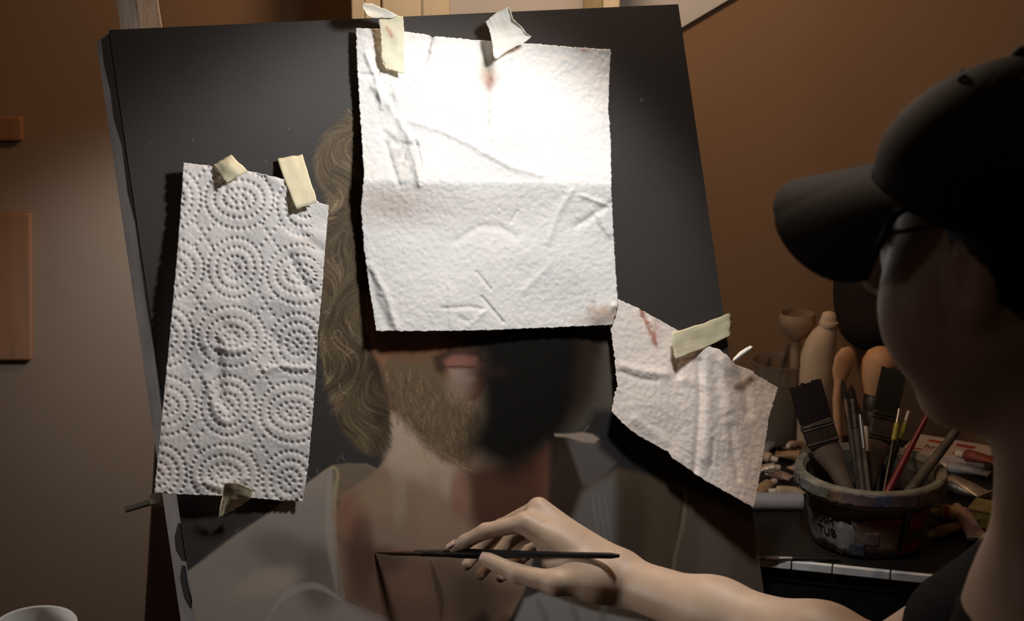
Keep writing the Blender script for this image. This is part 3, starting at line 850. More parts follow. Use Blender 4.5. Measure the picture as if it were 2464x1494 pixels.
# left tape of the main sheet: runs down over the sheet, its upper end curls off to the left
tape_path([(912, 40), (935, 36), (970, 40)], [(920, 150), (928, 165), (974, 178)], [(912, 40), (917, 90), (918, 130), (920, 150)], [(970, 40), (972, 100), (972, 150), (974, 178)],
          lambda X, Y, S, T: .021 + .004 * (1 - T), 'cream tape strip with a faint red mark on the upper left of the white towel', 'tape_v', n=40, seed=101,
          colf=lambda X, Y: stain_shade(np.zeros(X.shape + (3,)) + np.array([.80, .75, .55]), .6 * sstep(1.1 - seg_dist(X, Y, [(932, 68), (942, 86)]) / 7 + .4 * vnoise(X, Y, 6, 107)), (.62, .20, .12)))
tape_path([(874, 6), (900, 10), (930, 22), (958, 38)], [(880, 30), (893, 42), (915, 44), (940, 44)], [(874, 6), (873, 18), (880, 30)], [(958, 38), (950, 42), (940, 44)],
          lambda X, Y, S, T: .026 + .02 * (1 - S) ** 2, 'loose tape end curling up above the canvas beside the pale planks', 'tape_white', seed=111)
# torn piece at the top middle
tape_path([(1168, 52), (1195, 30), (1222, 16), (1228, 24)], [(1188, 135), (1192, 142), (1200, 140), (1212, 128)], [(1168, 52), (1178, 75), (1184, 105), (1188, 135)],
          [(1228, 24), (1236, 48), (1256, 66), (1268, 82), (1280, 88), (1262, 102), (1240, 112), (1212, 128)],
          lambda X, Y, S, T: .026 + .022 * (1 - T) * S, 'torn white tape flap standing up from the top middle of the white towel', 'tape_white', n=34, seed=121, jag=.5)
tape([(512, 397), (556, 372), (597, 412), (545, 441)], (.012, .014, .022, .022), 'folded cream tape on the top left of the embossed towel', seed=131, bulge=.004)
tape([(667, 382), (728, 371), (763, 487), (712, 503)], (.005, .005, .022, .022), 'straight cream tape on the top right corner of the embossed towel', seed=141)
tape_path([(540, 1162), (570, 1160), (609, 1178)], [(526, 1246), (545, 1236), (560, 1228)], [(540, 1162), (534, 1200), (526, 1246)], [(609, 1178), (604, 1200), (560, 1228)],
          lambda X, Y, S, T: .030 - .020 * T + .006 * np.sin(np.pi * S), 'curled tape at the bottom edge of the embossed towel', seed=151)
tape_path([(1616, 800), (1690, 778), (1757, 753)], [(1626, 864), (1690, 840), (1758, 808)], [(1616, 800), (1618, 835), (1626, 864)], [(1757, 753), (1760, 780), (1758, 808)],
          lambda X, Y, S, T: .032 - .022 * S, 'long cream tape across the top of the torn rag', seed=161)
tape_path([(1764, 862), (1780, 846), (1805, 831)], [(1766, 874), (1785, 862), (1811, 842)], [(1764, 862), (1763, 869), (1766, 874)], [(1805, 831), (1811, 834), (1811, 842)],
          lambda X, Y, S, T: .046 + .004 * np.sin(np.pi * T) + 0 * X, 'small white twist of tape sticking out of the torn rag', 'tape_white', n=12, seed=171, jag=.3)

# brown boards added for patches of warm light on the left wall
M['light_patch'] = mat('brown_light_patch', (.42, .19, .09), .7, rgb2=(.36, .16, .075), vscale=8, stretch=(6, 6, .6))
for (x0, y0, x1, y1, lab) in ((-150, 512, 74, 868, 'large brown board put in for a patch of warm light at the left edge'), (-150, 280, 52, 340, 'narrow brown board put in for a patch of warm light above the larger one')):
    th = thing('wall_light_patch', PY((x0 + x1) / 2, y1, WALL_Y - .01), lab, 'light_patch')
    build('board', wall_poly([(x0, y0), (x0, y1), (x1 + 3, y1), (x1, y0)], WALL_Y - .015, WALL_Y - .001), M['light_patch'], th, mods=[('BEVEL', dict(width=.004, segments=2))])

# ------------------------------------------------------------------ the painter (camera axes, one smooth-blended volume)
class Vol:
    """signed distance volume on a rectilinear grid"""
    def __init__(s, xs, ys, zs):
        s.ax = [np.asarray(k, np.float32) for k in (xs, ys, zs)]
        s.d = np.full([len(k) for k in s.ax], .08, np.float32)
    def _w(s, lo, hi, pad):
        return tuple(slice(max(int(np.searchsorted(a, l - pad)) - 1, 0), min(int(np.searchsorted(a, h + pad)) + 1, len(a))) for a, l, h in zip(s.ax, lo, hi))
    def _pts(s, w):
        return np.meshgrid(s.ax[0][w[0]], s.ax[1][w[1]], s.ax[2][w[2]], indexing='ij')
    def _join(s, w, f, k, sub=False):
        d = s.d[w]
        if sub:
            h = np.clip(.5 - .5 * (d + f) / k, 0, 1); s.d[w] = d * (1 - h) + (-f) * h + k * h * (1 - h)
        else:
            h = np.clip(.5 + .5 * (d - f) / k, 0, 1); s.d[w] = d * (1 - h) + f * h - k * h * (1 - h)
    def cap(s, a, b, ra, rb, k=.01, flat=None):
        """tapered capsule; flat = (unit direction, factor): thinner along the direction"""
        a, b = np.asarray(a, float), np.asarray(b, float)
        w = s._w(np.minimum(a, b) - max(ra, rb), np.maximum(a, b) + max(ra, rb), k + .012)
        X, Y, Z = s._pts(w)
        if X.size == 0: return
        e = b - a; L2 = e @ e
        px, py, pz = X - a[0], Y - a[1], Z - a[2]
        t = np.clip((px * e[0] + py * e[1] + pz * e[2]) / L2, 0, 1)
        qx, qy, qz = px - t * e[0], py - t * e[1], pz - t * e[2]
        if flat is not None:
            n, fct = np.asarray(flat[0], float), flat[1]; n = n / np.linalg.norm(n)
            c = qx * n[0] + qy * n[1] + qz * n[2]
            g = c * (1 / fct - 1)
            qx, qy, qz = qx + g * n[0], qy + g * n[1], qz + g * n[2]
        f = np.sqrt(qx * qx + qy * qy + qz * qz) - (ra + (rb - ra) * t)
        if flat is not None: f = f * max(flat[1], .5)
        s._join(w, f.astype(np.float32), k)
    def ell(s, c, axes, r, k=.01, sub=False):
        """ellipsoid: axes = three unit vectors, r = radii"""
        c = np.asarray(c, float); rm = max(r)
        w = s._w(c - rm, c + rm, k + .012)
        X, Y, Z = s._pts(w)
        if X.size == 0: return
        p = [X - c[0], Y - c[1], Z - c[2]]
        q = [sum(p[j] * float(ax[j]) for j in range(3)) for ax in axes]
        k0 = np.sqrt(sum((qi / ri) ** 2 for qi, ri in zip(q, r)))
        k1 = np.sqrt(sum((qi / ri ** 2) ** 2 for qi, ri in zip(q, r)))
        f = k0 * (k0 - 1) / np.maximum(k1, 1e-6)
        s._join(w, f.astype(np.float32), k, sub)
    def mesh(s):
        """surface nets -> (vertices, quads)"""
        d = s.d; ins = d < 0
        nx, ny, nz = d.shape
        c = np.zeros((nx - 1, ny - 1, nz - 1), np.int8)
        for i in (0, 1):
            for j in (0, 1):
                for k in (0, 1):
                    c += ins[i:nx - 1 + i, j:ny - 1 + j, k:nz - 1 + k]
        I = np.argwhere((c > 0) & (c < 8))
        idx = np.full(c.shape, -1, np.int32); idx[tuple(I.T)] = np.arange(len(I))
        acc = np.zeros((len(I), 3)); cnt = np.zeros(len(I))
        corners = [(i, j, k) for i in (0, 1) for j in (0, 1) for k in (0, 1)]
        for a in corners:
            for ax in range(3):
                if a[ax]: continue
                b = list(a); b[ax] = 1
                da = d[I[:, 0] + a[0], I[:, 1] + a[1], I[:, 2] + a[2]]; db = d[I[:, 0] + b[0], I[:, 1] + b[1], I[:, 2] + b[2]]
                m = (da < 0) != (db < 0)
                t = np.where(m, da / np.where(m, da - db, 1), 0)
                pa = np.stack([s.ax[q][I[:, q] + a[q]] for q in range(3)], -1); pb = np.stack([s.ax[q][I[:, q] + b[q]] for q in range(3)], -1)
                acc += np.where(m[:, None], pa + (pb - pa) * t[:, None], 0); cnt += m
        V = acc / cnt[:, None]
        Q = []
        for ax in range(3):
            o = [q for q in range(3) if q != ax]
            sl0 = [slice(None)] * 3; sl1 = [slice(None)] * 3
            sl0[ax] = slice(0, -1); sl1[ax] = slice(1, None)
            for q in o: sl0[q] = slice(1, -1); sl1[q] = slice(1, -1)
            A_, B_ = ins[tuple(sl0)], ins[tuple(sl1)]
            E = np.argwhere(A_ != B_)
            if not len(E): continue
            flip = A_[tuple(E.T)]
            for q in o: E[:, q] += 1
            def cell(da, db):
                e = E.copy(); e[:, o[0]] += da; e[:, o[1]] += db
                return idx[tuple(e.T)]
            q4 = np.stack([cell(-1, -1), cell(0, -1), cell(0, 0), cell(-1, 0)], -1)
            if ax == 1: flip = ~flip
            q4 = np.where(flip[:, None], q4, q4[:, ::-1])
            Q.append(q4)
        return V, np.concatenate(Q)

def axis(segs):
    """segs [(start, end, step)] -> one increasing coordinate list"""
    out = []
    for a, b, st in segs:
        out += list(np.arange(a, b, st))
    return np.array(out + [segs[-1][1]])
def smooth_quads(V, Q, it=2, lam=.5):
    n = len(V)
    for _ in range(it):
        acc = np.zeros_like(V); cnt = np.zeros(n)
        for a, b in ((0, 1), (1, 2), (2, 3), (3, 0)):
            np.add.at(acc, Q[:, a], V[Q[:, b]]); np.add.at(cnt, Q[:, a], 1)
            np.add.at(acc, Q[:, b], V[Q[:, a]]); np.add.at(cnt, Q[:, b], 1)
        V = V * (1 - lam) + lam * acc / cnt[:, None]
    return V

def frame(yaw, pitch, roll=0.0):
    """forward, left, up of something facing yaw degrees to the left of the view axis, pitched down; camera axes"""
    y, p_ = math.radians(yaw), math.radians(pitch)
    Fw = np.array([-math.sin(y) * math.cos(p_), math.cos(y) * math.cos(p_), -math.sin(p_)])
    Lw = np.array([-math.cos(y), -math.sin(y), 0.0])
    Uw = np.cross(Fw, -Lw) * -1
    Uw = np.cross(Lw, Fw) * -1
    r = math.radians(roll)
    L2 = Lw * math.cos(r) + Uw * math.sin(r); U2 = -Lw * math.sin(r) + Uw * math.cos(r)
    return w2c_vec(Fw), w2c_vec(L2), w2c_vec(U2)

HD = 1.05                                   # depth of the head
HF, HL, HU = frame(40, 10)
H0 = cq(2470, 560, HD)
def hp(f, l, u): return H0 + HF * f + HL * l + HU * u
TF, TL_, TU = frame(66, 4)
NECK = cq(2600, 1400, 1.09)                    # base of the neck
def tp(f, l, u): return NECK + TF * f + TL_ * l + TU * u

# joints of the painting arm and hand (the subject's right), photo position + depth
J = dict(
    sh=cq(2482, 1434, 1.28), el=cq(2125, 1612, 1.55), wr=cq(1500, 1398, 1.762),
    i0=cq(1262, 1258, 1.772), i1=cq(1168, 1278, 1.782), i2=cq(1120, 1303, 1.792), i3=cq(1092, 1319, 1.797),
    m0=cq(1296, 1222, 1.792), m1=cq(1205, 1268, 1.818), m2=cq(1152, 1322, 1.822), m3=cq(1122, 1360, 1.812),
    r0=cq(1324, 1246, 1.818), r1=cq(1230, 1296, 1.848), r2=cq(1184, 1348, 1.846), r3=cq(1156, 1384, 1.832),
    p0=cq(1352, 1284, 1.840), p1=cq(1272, 1326, 1.866), p2=cq(1232, 1364, 1.860), p3=cq(1204, 1392, 1.846),
    t0=cq(1436, 1396, 1.748), t1=cq(1338, 1402, 1.744), t2=cq(1244, 1380, 1.758), t3=cq(1172, 1346, 1.772))

xs = axis([(-.08, .13, .0021), (.13, .22, .0035), (.22, .60, .004)])
ys = axis([(-.14, .19, .005), (.19, .34, .0021), (.34, .46, .005)])
zs = axis([(.80, 1.36, .0045), (1.36, 1.70, .004), (1.70, 1.90, .0021)])
B = Vol(xs, ys, zs)
# head
B.ell(hp(-.012, 0, .022), (HF, HL, HU), (.090, .072, .070), .01)          # cranium
B.ell(hp(.030, 0, -.040), (HF, HL, HU), (.064, .064, .078), .03)          # face
B.ell(hp(.036, .040, -.046), (HF, HL, HU), (.044, .038, .050), .02)       # cheeks
B.ell(hp(.036, -.040, -.046), (HF, HL, HU), (.044, .038, .050), .02)
B.cap(hp(.045, .022, -.105), hp(-.012, .054, -.058), .020, .017, .025)    # jaw
B.cap(hp(.045, -.022, -.105), hp(-.012, -.054, -.058), .020, .017, .025)
B.ell(hp(.066, 0, -.108), (HF, HL, HU), (.020, .024, .018), .02)          # chin
B.cap(hp(.090, 0, -.006), hp(.104, 0, -.044), .008, .012, .012)           # nose
B.cap(hp(.094, .010, -.048), hp(.094, -.010, -.048), .007, .007, .006)
B.cap(hp(.084, .018, -.074), hp(.084, -.018, -.074), .007, .007, .006)    # lips
B.cap(hp(.083, .015, -.084), hp(.083, -.015, -.084), .007, .007, .006)
B.cap(hp(.082, .040, .006), hp(.086, .014, .008), .008, .008, .012)       # brows
B.cap(hp(.082, -.040, .006), hp(.086, -.014, .008), .008, .008, .012)
for sgn in (1, -1):
    B.ell(hp(.092, .032 * sgn, -.012), (HF, HL, HU), (.012, .017, .011), .008, sub=True)   # eye sockets
    B.ell(hp(.076, .032 * sgn, -.012), (HF, HL, HU), (.013, .013, .013), .003)             # eyes
    B.ell(hp(-.010, .074 * sgn, -.020), (HF, HL, HU), (.018, .008, .030), .005)            # ears
    B.ell(hp(-.006, .082 * sgn, -.016), (HF, HL, HU), (.010, .006, .018), .005, sub=True)
# neck and trunk
B.cap(hp(-.045, 0, -.050), tp(.004, 0, -.02), .054, .056, .03)
B.cap(tp(.005, .0, -.03), tp(.0, .11, -.06), .055, .042, .04)
B.cap(tp(.005, .0, -.03), tp(.0, -.11, -.06), .055, .042, .04)
B.ell(tp(.02, 0, -.20), (TF, TL_, TU), (.085, .135, .18), .04)
# arm
B.cap(J['sh'], J['el'], .046, .037, .03)
fa = J['el'] + (J['wr'] - J['el']) * .22
fb = J['el'] + (J['wr'] - J['el']) * .62
B.cap(J['el'], fa, .036, .039, .02)
B.cap(fa, fb, .039, .030, .03)
B.cap(fb, J['wr'], .030, .0255, .03)
# hand: palm from wrist to knuckles, then the fingers
for a, ra in (('i0', .0125), ('m0', .012), ('r0', .0115), ('p0', .0105)):
    B.cap(J['wr'] + (J[a] - J['wr']) * .12, J[a], .020, ra, .016)
B.cap(J['wr'], J['t0'], .022, .019, .02)
B.cap(J['t0'], J['t1'], .0185, .0135, .014)
B.cap(J['t0'], J['i0'] + (J['wr'] - J['i0']) * .35, .016, .012, .018)     # web of the thumb
B.cap(J['t1'] + (J['t0'] - J['t1']) * .2 + np.array([0, .004, .020]), J['i0'] + (J['wr'] - J['i0']) * .18 + np.array([0, .006, .020]), .011, .011, .012)
B.cap(J['t1'] + (J['t0'] - J['t1']) * .1 + np.array([0, 0, .02]), J['r0'] + (J['wr'] - J['r0']) * .1 + np.array([0, .008, 0]), .013, .011, .016)   # palm
for f, r in (('i', (.0100, .0087, .0078, .0062)), ('m', (.0100, .0088, .0078, .0062)), ('r', (.0096, .0083, .0074, .006)), ('p', (.0086, .0074, .0066, .0054))):
    for q in range(3):
        B.cap(J[f + str(q)], J[f + str(q + 1)], r[q], r[q + 1], .0035)
B.cap(J['t1'], J['t2'], .0125, .0102, .005)
B.cap(J['t2'], J['t3'], .0102, .0082, .004)
V, Q = B.mesh(); V = smooth_quads(V, Q, 2)
base = c2w(tp(0, 0, -.6))
person = thing('person', (base[0], base[1], 0.0), 'painter in black cap and black shirt reaching out to paint, seen from behind', 'person')
build_np('body', c2w(V), Q, M['skin'], person)
# thumb nail and index nail
def nail(tip, prev, up, name='fingernail'):
    d = tip - prev; d /= np.linalg.norm(d); u = up - d * (up @ d); u /= np.linalg.norm(u); s_ = np.cross(d, u)
    mb = MB()
    arr = np.zeros((6, 6, 3))
    for j in range(6):
        for i in range(6):
            a = (i / 5 - .5) * 1.7; t = j / 5
            arr[j, i] = c2w(tip + d * (-.006 + .0125 * t) + (s_ * math.sin(a) + u * math.cos(a)) * .0078 * (1 - .12 * t * t))
    mb.grid(arr)
    return build(name, mb, M['nail'], person, mods=[('SOLIDIFY', dict(thickness=.0008, offset=0))])
nail(J['t3'], J['t2'], np.array([-.2, -.35, -1.0]))
nail(J['i3'], J['i2'], np.array([-.5, -1.0, -.3]))
def over_head(lo, grow, k=.008):
    pass
# hair at the back and sides of the head
Hv = Vol(axis([(.2, .56, .004)]), axis([(-.2, .2, .004)]), axis([(.85, 1.26, .004)]))
Hv.ell(hp(-.026, 0, .006), (HF, HL, HU), (.082, .077, .074), .005)
Hv.ell(hp(-.062, 0, -.040), (HF, HL, HU), (.046, .068, .062), .02)
Hv.ell(hp(-.018, .068, .0), (HF, HL, HU), (.018, .011, .030), .006)
Hv.ell(hp(-.018, -.068, .0), (HF, HL, HU), (.018, .011, .030), .006)
V, Q = Hv.mesh(); V = smooth_quads(V, Q, 2)
build_np('hair', c2w(V), Q, M['hair'], person)

# cap: crown with seams, curved brim, top button, eyelets
cap_part = None
def crown_pt(az, el, g=0.0):
    """az 0 = forward, + to the subject's left; el 0 rim .. 90 top"""
    ca, sa, ce, se = math.cos(az), math.sin(az), math.cos(el), math.sin(el)
    front = max(ca, 0) ** 2
    e = ce ** (1.18 - .05 * front) if ce > 1e-9 else 0
    rf = .104 if ca > 0 else .104
    seam = 1 - .012 * math.exp(-((math.degrees(az) % 60 - 30) / 2.2) ** 2) * (ce ** .5 if ce > 0 else 0)
    return hp(-.008 + rf * ca * e * seam, .086 * sa * e * seam, .012 + .036 * ca * (1 - se) + .100 * se) + HU * g
na, ne = 144, 30
arr = np.array([[c2w(crown_pt(2 * math.pi * i / na, math.pi / 2 * j / ne)) for i in range(na)] for j in range(ne + 1)])
mb = MB()
vs = arr.reshape(-1, 3)
fs = [(j * na + i, j * na + (i + 1) % na, (j + 1) * na + (i + 1) % na, (j + 1) * na + i) for j in range(ne) for i in range(na)]
mb.add(vs, fs)
cap_o = build('cap', mb, M['cap'], person, mods=[('SOLIDIFY', dict(thickness=.003, offset=-1))], sharp=180, label='plain black baseball cap')
BR = dict(len=.089, drop=.072, tilt=.12, half=1.22)
def brim_pt(a, t):
    """a -1..1 across, t 0..1 outwards"""
    az = a * BR['half']
    p0 = crown_pt(az, 0.02)
    reach = BR['len'] * (1 - abs(a) ** 2.6) ** .6
    f = reach * t
    lat = .014 * a * t
    return p0 + HF * f + HL * lat - HU * (BR['tilt'] * f + BR['drop'] * (abs(a) ** 1.7) * t * (.35 + .65 * t) * (reach / BR['len']) ** .35)
mb = MB()
nb, nt_ = 48, 18
arr = np.array([[c2w(brim_pt(-1 + 2 * i / nb, j / nt_)) for i in range(nb + 1)] for j in range(nt_ + 1)])
mb.grid(arr)
build('brim', mb, M['cap'], cap_o, mods=[('SOLIDIFY', dict(thickness=.004, offset=0)), ('BEVEL', dict(width=.001, segments=2))], sharp=180)
mb = MB(); mb.lathe(c2w(crown_pt(0, math.pi / 2)), [(0, -.003), (.007, -.002), (.008, .001), (.005, .004), (0, .005)], 18, axis=c2w_vec(HU))
build('button', mb, M['cap'], cap_o)
for k in range(6):
    az = math.radians(60 * k + 30 - 30) + math.radians(30) * 0 + math.radians(30)
    q = crown_pt(az - math.radians(30), math.radians(60)); q2 = crown_pt(az - math.radians(30), math.radians(54))
    nrm = q - hp(-.008, 0, .03); nrm /= np.linalg.norm(nrm)
    mb = MB(); c = c2w(q + nrm * .0005)
    ang = np.linspace(0, 2 * math.pi, 13)[:-1]
    a_ = np.cross(nrm, HU); a_ /= np.linalg.norm(a_); b_ = np.cross(nrm, a_)
    ring = [c2w(q + nrm * .0008 + .0028 * (math.cos(t) * a_ + math.sin(t) * b_)) for t in ang]
    mb.tube(ring + [ring[0]], .0009, 6, caps=False)
    build('eyelet', mb, M['button'] if k == 0 else M['cap'], cap_o)

# shirt: trunk, collar and short sleeve, as its own surface just outside the body
Sv = Vol(axis([(.10, .72, .0045)]), axis([(.06, .66, .0045)]), axis([(.76, 1.62, .0045)]))
Sv.cap(tp(.005, .0, -.045), tp(.0, .125, -.065), .060, .056, .03)
Sv.cap(tp(.005, .0, -.045), tp(.0, -.125, -.065), .060, .056, .03)
Sv.ell(tp(.02, 0, -.22), (TF, TL_, TU), (.100, .152, .20), .05)
Sv.ell(tp(.01, 0, -.42), (TF, TL_, TU), (.095, .135, .16), .06)
slv = J['sh'] + (J['el'] - J['sh']) * .42
Sv.cap(J['sh'], slv, .054, .048, .03)
Sv.cap(tp(0, .17, -.06), tp(.01, .20, -.30), .056, .052, .03)
# neckline and sleeve openings
Sv.cap(tp(.008, 0, .03), tp(.004, 0, -.035), .064, .064, .006) if False else None
V, Q = Sv.mesh()
def cut(V, Q, keep):
    """drop the quads whose centre fails keep()"""
    c = V[Q].mean(1); m = keep(c); Q = Q[m]
    used = np.unique(Q); remap = -np.ones(len(V), int); remap[used] = np.arange(len(used))
    return V[used], remap[Q]
sd = (J['el'] - J['sh']) / np.linalg.norm(J['el'] - J['sh'])
def keep(c):
    a = (c - slv) @ sd < .012
    far = np.linalg.norm(c - slv, axis=1) > .12
    rel = c - NECK
    neck = (rel @ TU) < -.012 + .10 * ((rel @ TF) * -1)
    return (a | far) & neck
V = smooth_quads(V, Q, 3)
V, Q = cut(V, Q, keep)
fold = .0016 * np.sin((V @ np.array([60., 35., 50.])) + 3 * np.sin(V @ np.array([25., -40., 18.])))
V = V + np.array([0, 0, -1.0]) * fold[:, None]
build_np('shirt', c2w(V), Q, M['shirt'], person, mods=[('SOLIDIFY', dict(thickness=.0025, offset=1))])
# collar band round the neck opening
ang = np.linspace(0, 2 * math.pi, 49)
ring = []
for t in ang:
    f, l = .070 * math.cos(t), .070 * math.sin(t)
    ring.append(c2w(tp(f + .004, l, -.014 - .10 * f)))
mb = MB(); mb.tube(ring, .006, 8, caps=False)
build('collar', mb, M['shirt'], person)
# trousers and shoes, sitting on a stool
Tw = {k: c2w(v) for k, v in dict(hip=tp(0, 0, -.56)).items()}
SEAT = .52
hipw = c2w(tp(0, 0, -.52)); hipw[2] = SEAT + .115
tfw = np.array([-math.sin(math.radians(66)), math.cos(math.radians(66)), 0]); tlw = np.array([-tfw[1], tfw[0], 0])
mb = MB()
Tv = Vol(axis([(-.35, .80, .011)]), axis([(.45, 1.5, .011)]), axis([(0.0, .80, .011)]))
Tv.ell(hipw, (tfw, tlw, np.array([0, 0, 1.])), (.11, .155, .10), .04)
waist = c2w(tp(.01, 0, -.42))
Tv.cap(hipw, np.array([waist[0], waist[1], hipw[2] + .10]), .115, .10, .06)
for sg in (1, -1):
    kn = hipw + tfw * .36 + tlw * (.12 * sg) + np.array([0, 0, -.03]); an = kn + tfw * (-.06) + np.array([0, 0, -kn[2] + .09])
    Tv.cap(hipw + tlw * .08 * sg + np.array([0, 0, -.01]), kn, .078, .058, .03)
    Tv.cap(kn, an, .056, .042, .02)
V, Q = Tv.mesh(); V = smooth_quads(V, Q, 2)
build_np('trousers', V, Q, M['trousers'], person)
for sg in (1, -1):
    kn = hipw + tfw * .36 + tlw * (.12 * sg); an = kn + tfw * (-.06); an[2] = 0
    mb = MB()
    mb.tube([an + tfw * -.07 + np.array([0, 0, .04]), an + tfw * -.05 + np.array([0, 0, .045]), an + tfw * .04 + np.array([0, 0, .045]), an + tfw * .13 + np.array([0, 0, .034]), an + tfw * .19 + np.array([0, 0, .026])],
            [.022, .038, .042, .042, .02], 16, flat=((0, 0, 1), [.9, .9, .95, .75, .8]))
    build('shoe', mb, M['shirt'], person)
stool = thing('stool', (hipw[0], hipw[1], 0), 'round wooden stool under the painter', 'stool')
mb = MB(); mb.lathe((hipw[0], hipw[1], 0), [(0, SEAT - .035), (.16, SEAT - .035), (.17, SEAT - .02), (.165, SEAT - .004), (.15, SEAT), (0, SEAT)], 36)
build('seat', mb, M['dark_wood'], stool)
for k in range(4):
    t = math.pi / 4 + k * math.pi / 2
    mb = MB(); mb.tube([(hipw[0] + .11 * math.cos(t), hipw[1] + .11 * math.sin(t), SEAT - .035), (hipw[0] + .17 * math.cos(t), hipw[1] + .17 * math.sin(t), 0)], [.016, .014], 12)
    build('leg', mb, M['dark_wood'], stool)

# glasses: the lens edge shows past the cheek
gl = thing('glasses', c2w(hp(.09, 0, -.02)), 'clear-rimmed glasses on the painter below the cap brim', 'glasses')
M['clear_rim'] = mat('clear_plastic_rim', (.55, .53, .52), .25, spec=.6, var=.05)
M['black_temple'] = mat('dark_temple', (.02, .018, .016), .5)
for sg in (1, -1):
    mb = MB(); ring = []
    for t in np.linspace(0, 2 * math.pi, 33):
        ring.append(c2w(hp(.099 - .012 * abs(.034 + .024 * math.cos(t)) / .05, (.034 + .025 * math.cos(t)) * sg, -.014 + .020 * math.sin(t))))
    mb.tube(ring, .0018, 8, caps=False)
    build('rim', mb, M['clear_rim'], gl)
    mb = MB(); mb.tube([c2w(hp(.086, .060 * sg, -.004)), c2w(hp(.07, .072 * sg, .008)), c2w(hp(.0, .079 * sg, .016)), c2w(hp(-.03, .079 * sg, .004))], [.0016, .0016, .0014, .0012], 8)
    build('temple', mb, M['black_temple'], gl)
mb = MB(); mb.tube([c2w(hp(.099, .011, -.012)), c2w(hp(.106, 0, -.008)), c2w(hp(.099, -.011, -.012))], .0015, 8)
build('bridge', mb, M['clear_rim'], gl)

# ------------------------------------------------------------------ the brush in the hand
M['black_lacquer'] = mat('black_lacquer', (.012, .011, .011), .3, spec=.5, var=.1)
M['dark_ferrule'] = mat('stained_ferrule', (.10, .08, .065), .45, metal=.6, rgb2=(.03, .025, .02), vscale=60)
M['sable'] = mat('brown_sable', (.16, .08, .05), .6, rgb2=(.07, .035, .022), vscale=60, stretch=(1, 1, 1))
hb_tip = hit(903, 1329, .001); hb_end = cq(1490, 1337, 1.722)
def hb(t, lift=0.0): return c2w(hb_tip + (hb_end - hb_tip) * t + np.array([0, -lift, 0]))
brush = thing('paintbrush', hb(0), 'slim dark paintbrush held in the hand, its tip on the canvas', 'paintbrush')
mb = MB(); mb.tube([hb(0.0), hb(.03), hb(.08), hb(.14), hb(.18)], [.0004, .0016, .003, .0034, .003], 14)
build('bristles', mb, M['sable'], brush)
mb = MB(); mb.tube([hb(.172), hb(.20), hb(.205), hb(.21), hb(.29), hb(.30)], [.0034, .0036, .0041, .0037, .0042, .0040], 14)
build('ferrule', mb, M['dark_ferrule'], brush)
mb = MB(); mb.tube([hb(.295), hb(.36), hb(.42), hb(.6), hb(.8), hb(.97), hb(1.0)], [.0040, .0052, .0054, .0042, .0035, .0032, .0018], 14)
build('handle', mb, M['black_lacquer'], brush)

# ------------------------------------------------------------------ paint table
TZ = .66
tA, tB = PT(1830, 1345, TZ), PT(2320, 1395, TZ)
TX = (tB - tA) / np.linalg.norm(tB - tA); TY = np.array([-TX[1], TX[0], 0.0])
UPV = np.array([0, 0, 1.0])
M['table_top'] = mat('black_table_top', (.010, .0095, .009), .45, rgb2=(.020, .017, .014), vscale=7, spec=.3, bump=.05, bscale=90)
M['worn_edge'] = mat('worn_metal_edge', (.85, .85, .85), .5, rgb2=(.55, .55, .55), vscale=45, bump=.1, bscale=120)
M['apron'] = mat('black_apron', (.012, .012, .013), .5, var=.2)
table = thing('paint_table', tA + TX * .35 + TY * .3 - UPV * TZ, 'low black paint table with a worn metal front edge beside the canvas', 'table')
t0, t1 = -.12, .84
dep = .52
def tbox(x0, x1, y0, y1, z0, z1):
    mb = MB(); mb.box(tA + TX * (x0 + x1) / 2 + TY * (y0 + y1) / 2 + UPV * ((z0 + z1) / 2 - TZ), TX * (x1 - x0) / 2, TY * (y1 - y0) / 2, UPV * (z1 - z0) / 2)
    return mb
build('table_top', tbox(t0, t1, .006, dep, TZ - .03, TZ), M['table_top'], table)
# worn edging: separate lengths with small gaps
cuts = [t0, .04, .092, .165, .255, .37, t1]
for a, b in zip(cuts[:-1], cuts[1:]):
    build('edge_strip', tbox(a + .0008, b - .0008, -.002, .0055, TZ - .010, TZ + .0015), M['worn_edge'], table, mods=[('BEVEL', dict(width=.0012, segments=2))])
build('apron', tbox(t0 + .01, t1 - .01, .008, .03, TZ - .16, TZ - .031), M['apron'], table)
for x in (t0 + .04, t1 - .04):
    for y in (.05, dep - .04):
        build('leg', tbox(x - .022, x + .022, y - .02, y + .02, 0, TZ - .031), M['apron'], table)

# ------------------------------------------------------------------ tub of brushes
M['tub_plastic'] = mat('stained_plastic', (.12, .115, .115), .5, rgb2=(.06, .05, .048), vscale=16, bump=.2, bscale=80)
M['tub_inside'] = mat('dark_residue', (.010, .009, .008), .4)
def paint_mat(name, rgb): return mat(name, tuple(2.2 * k for k in rgb), .55, var=.25, vscale=50, bump=.2, bscale=150)
M['dried_red'] = paint_mat('dried_red_paint', (.17, .030, .022))
M['dried_grey'] = paint_mat('dried_grey_paint', (.15, .15, .15))
M['dried_tan'] = paint_mat('dried_tan_paint', (.13, .09, .065))
M['dried_blue'] = paint_mat('dried_blue_paint', (.06, .065, .09))
M['dried_olive'] = paint_mat('dried_olive_paint', (.12, .115, .09))
M['dried_mauve'] = paint_mat('dried_mauve_paint', (.11, .075, .075))
M['label_pale'] = paint_mat('smudged_label', (.19, .185, .18))
M['ink_black'] = mat('black_ink', (.006, .006, .006), .5)
M['ink_white'] = mat('white_ink', (.55, .55, .55), .5)
tubc = PT(2085, 1297, TZ)
R0, R1, TH = .0713, .088, .1027
RB = .099                                  # collar radius
tub = thing('brush_tub', tubc, 'paint-smeared plastic tub full of brushes on the black table', 'tub')
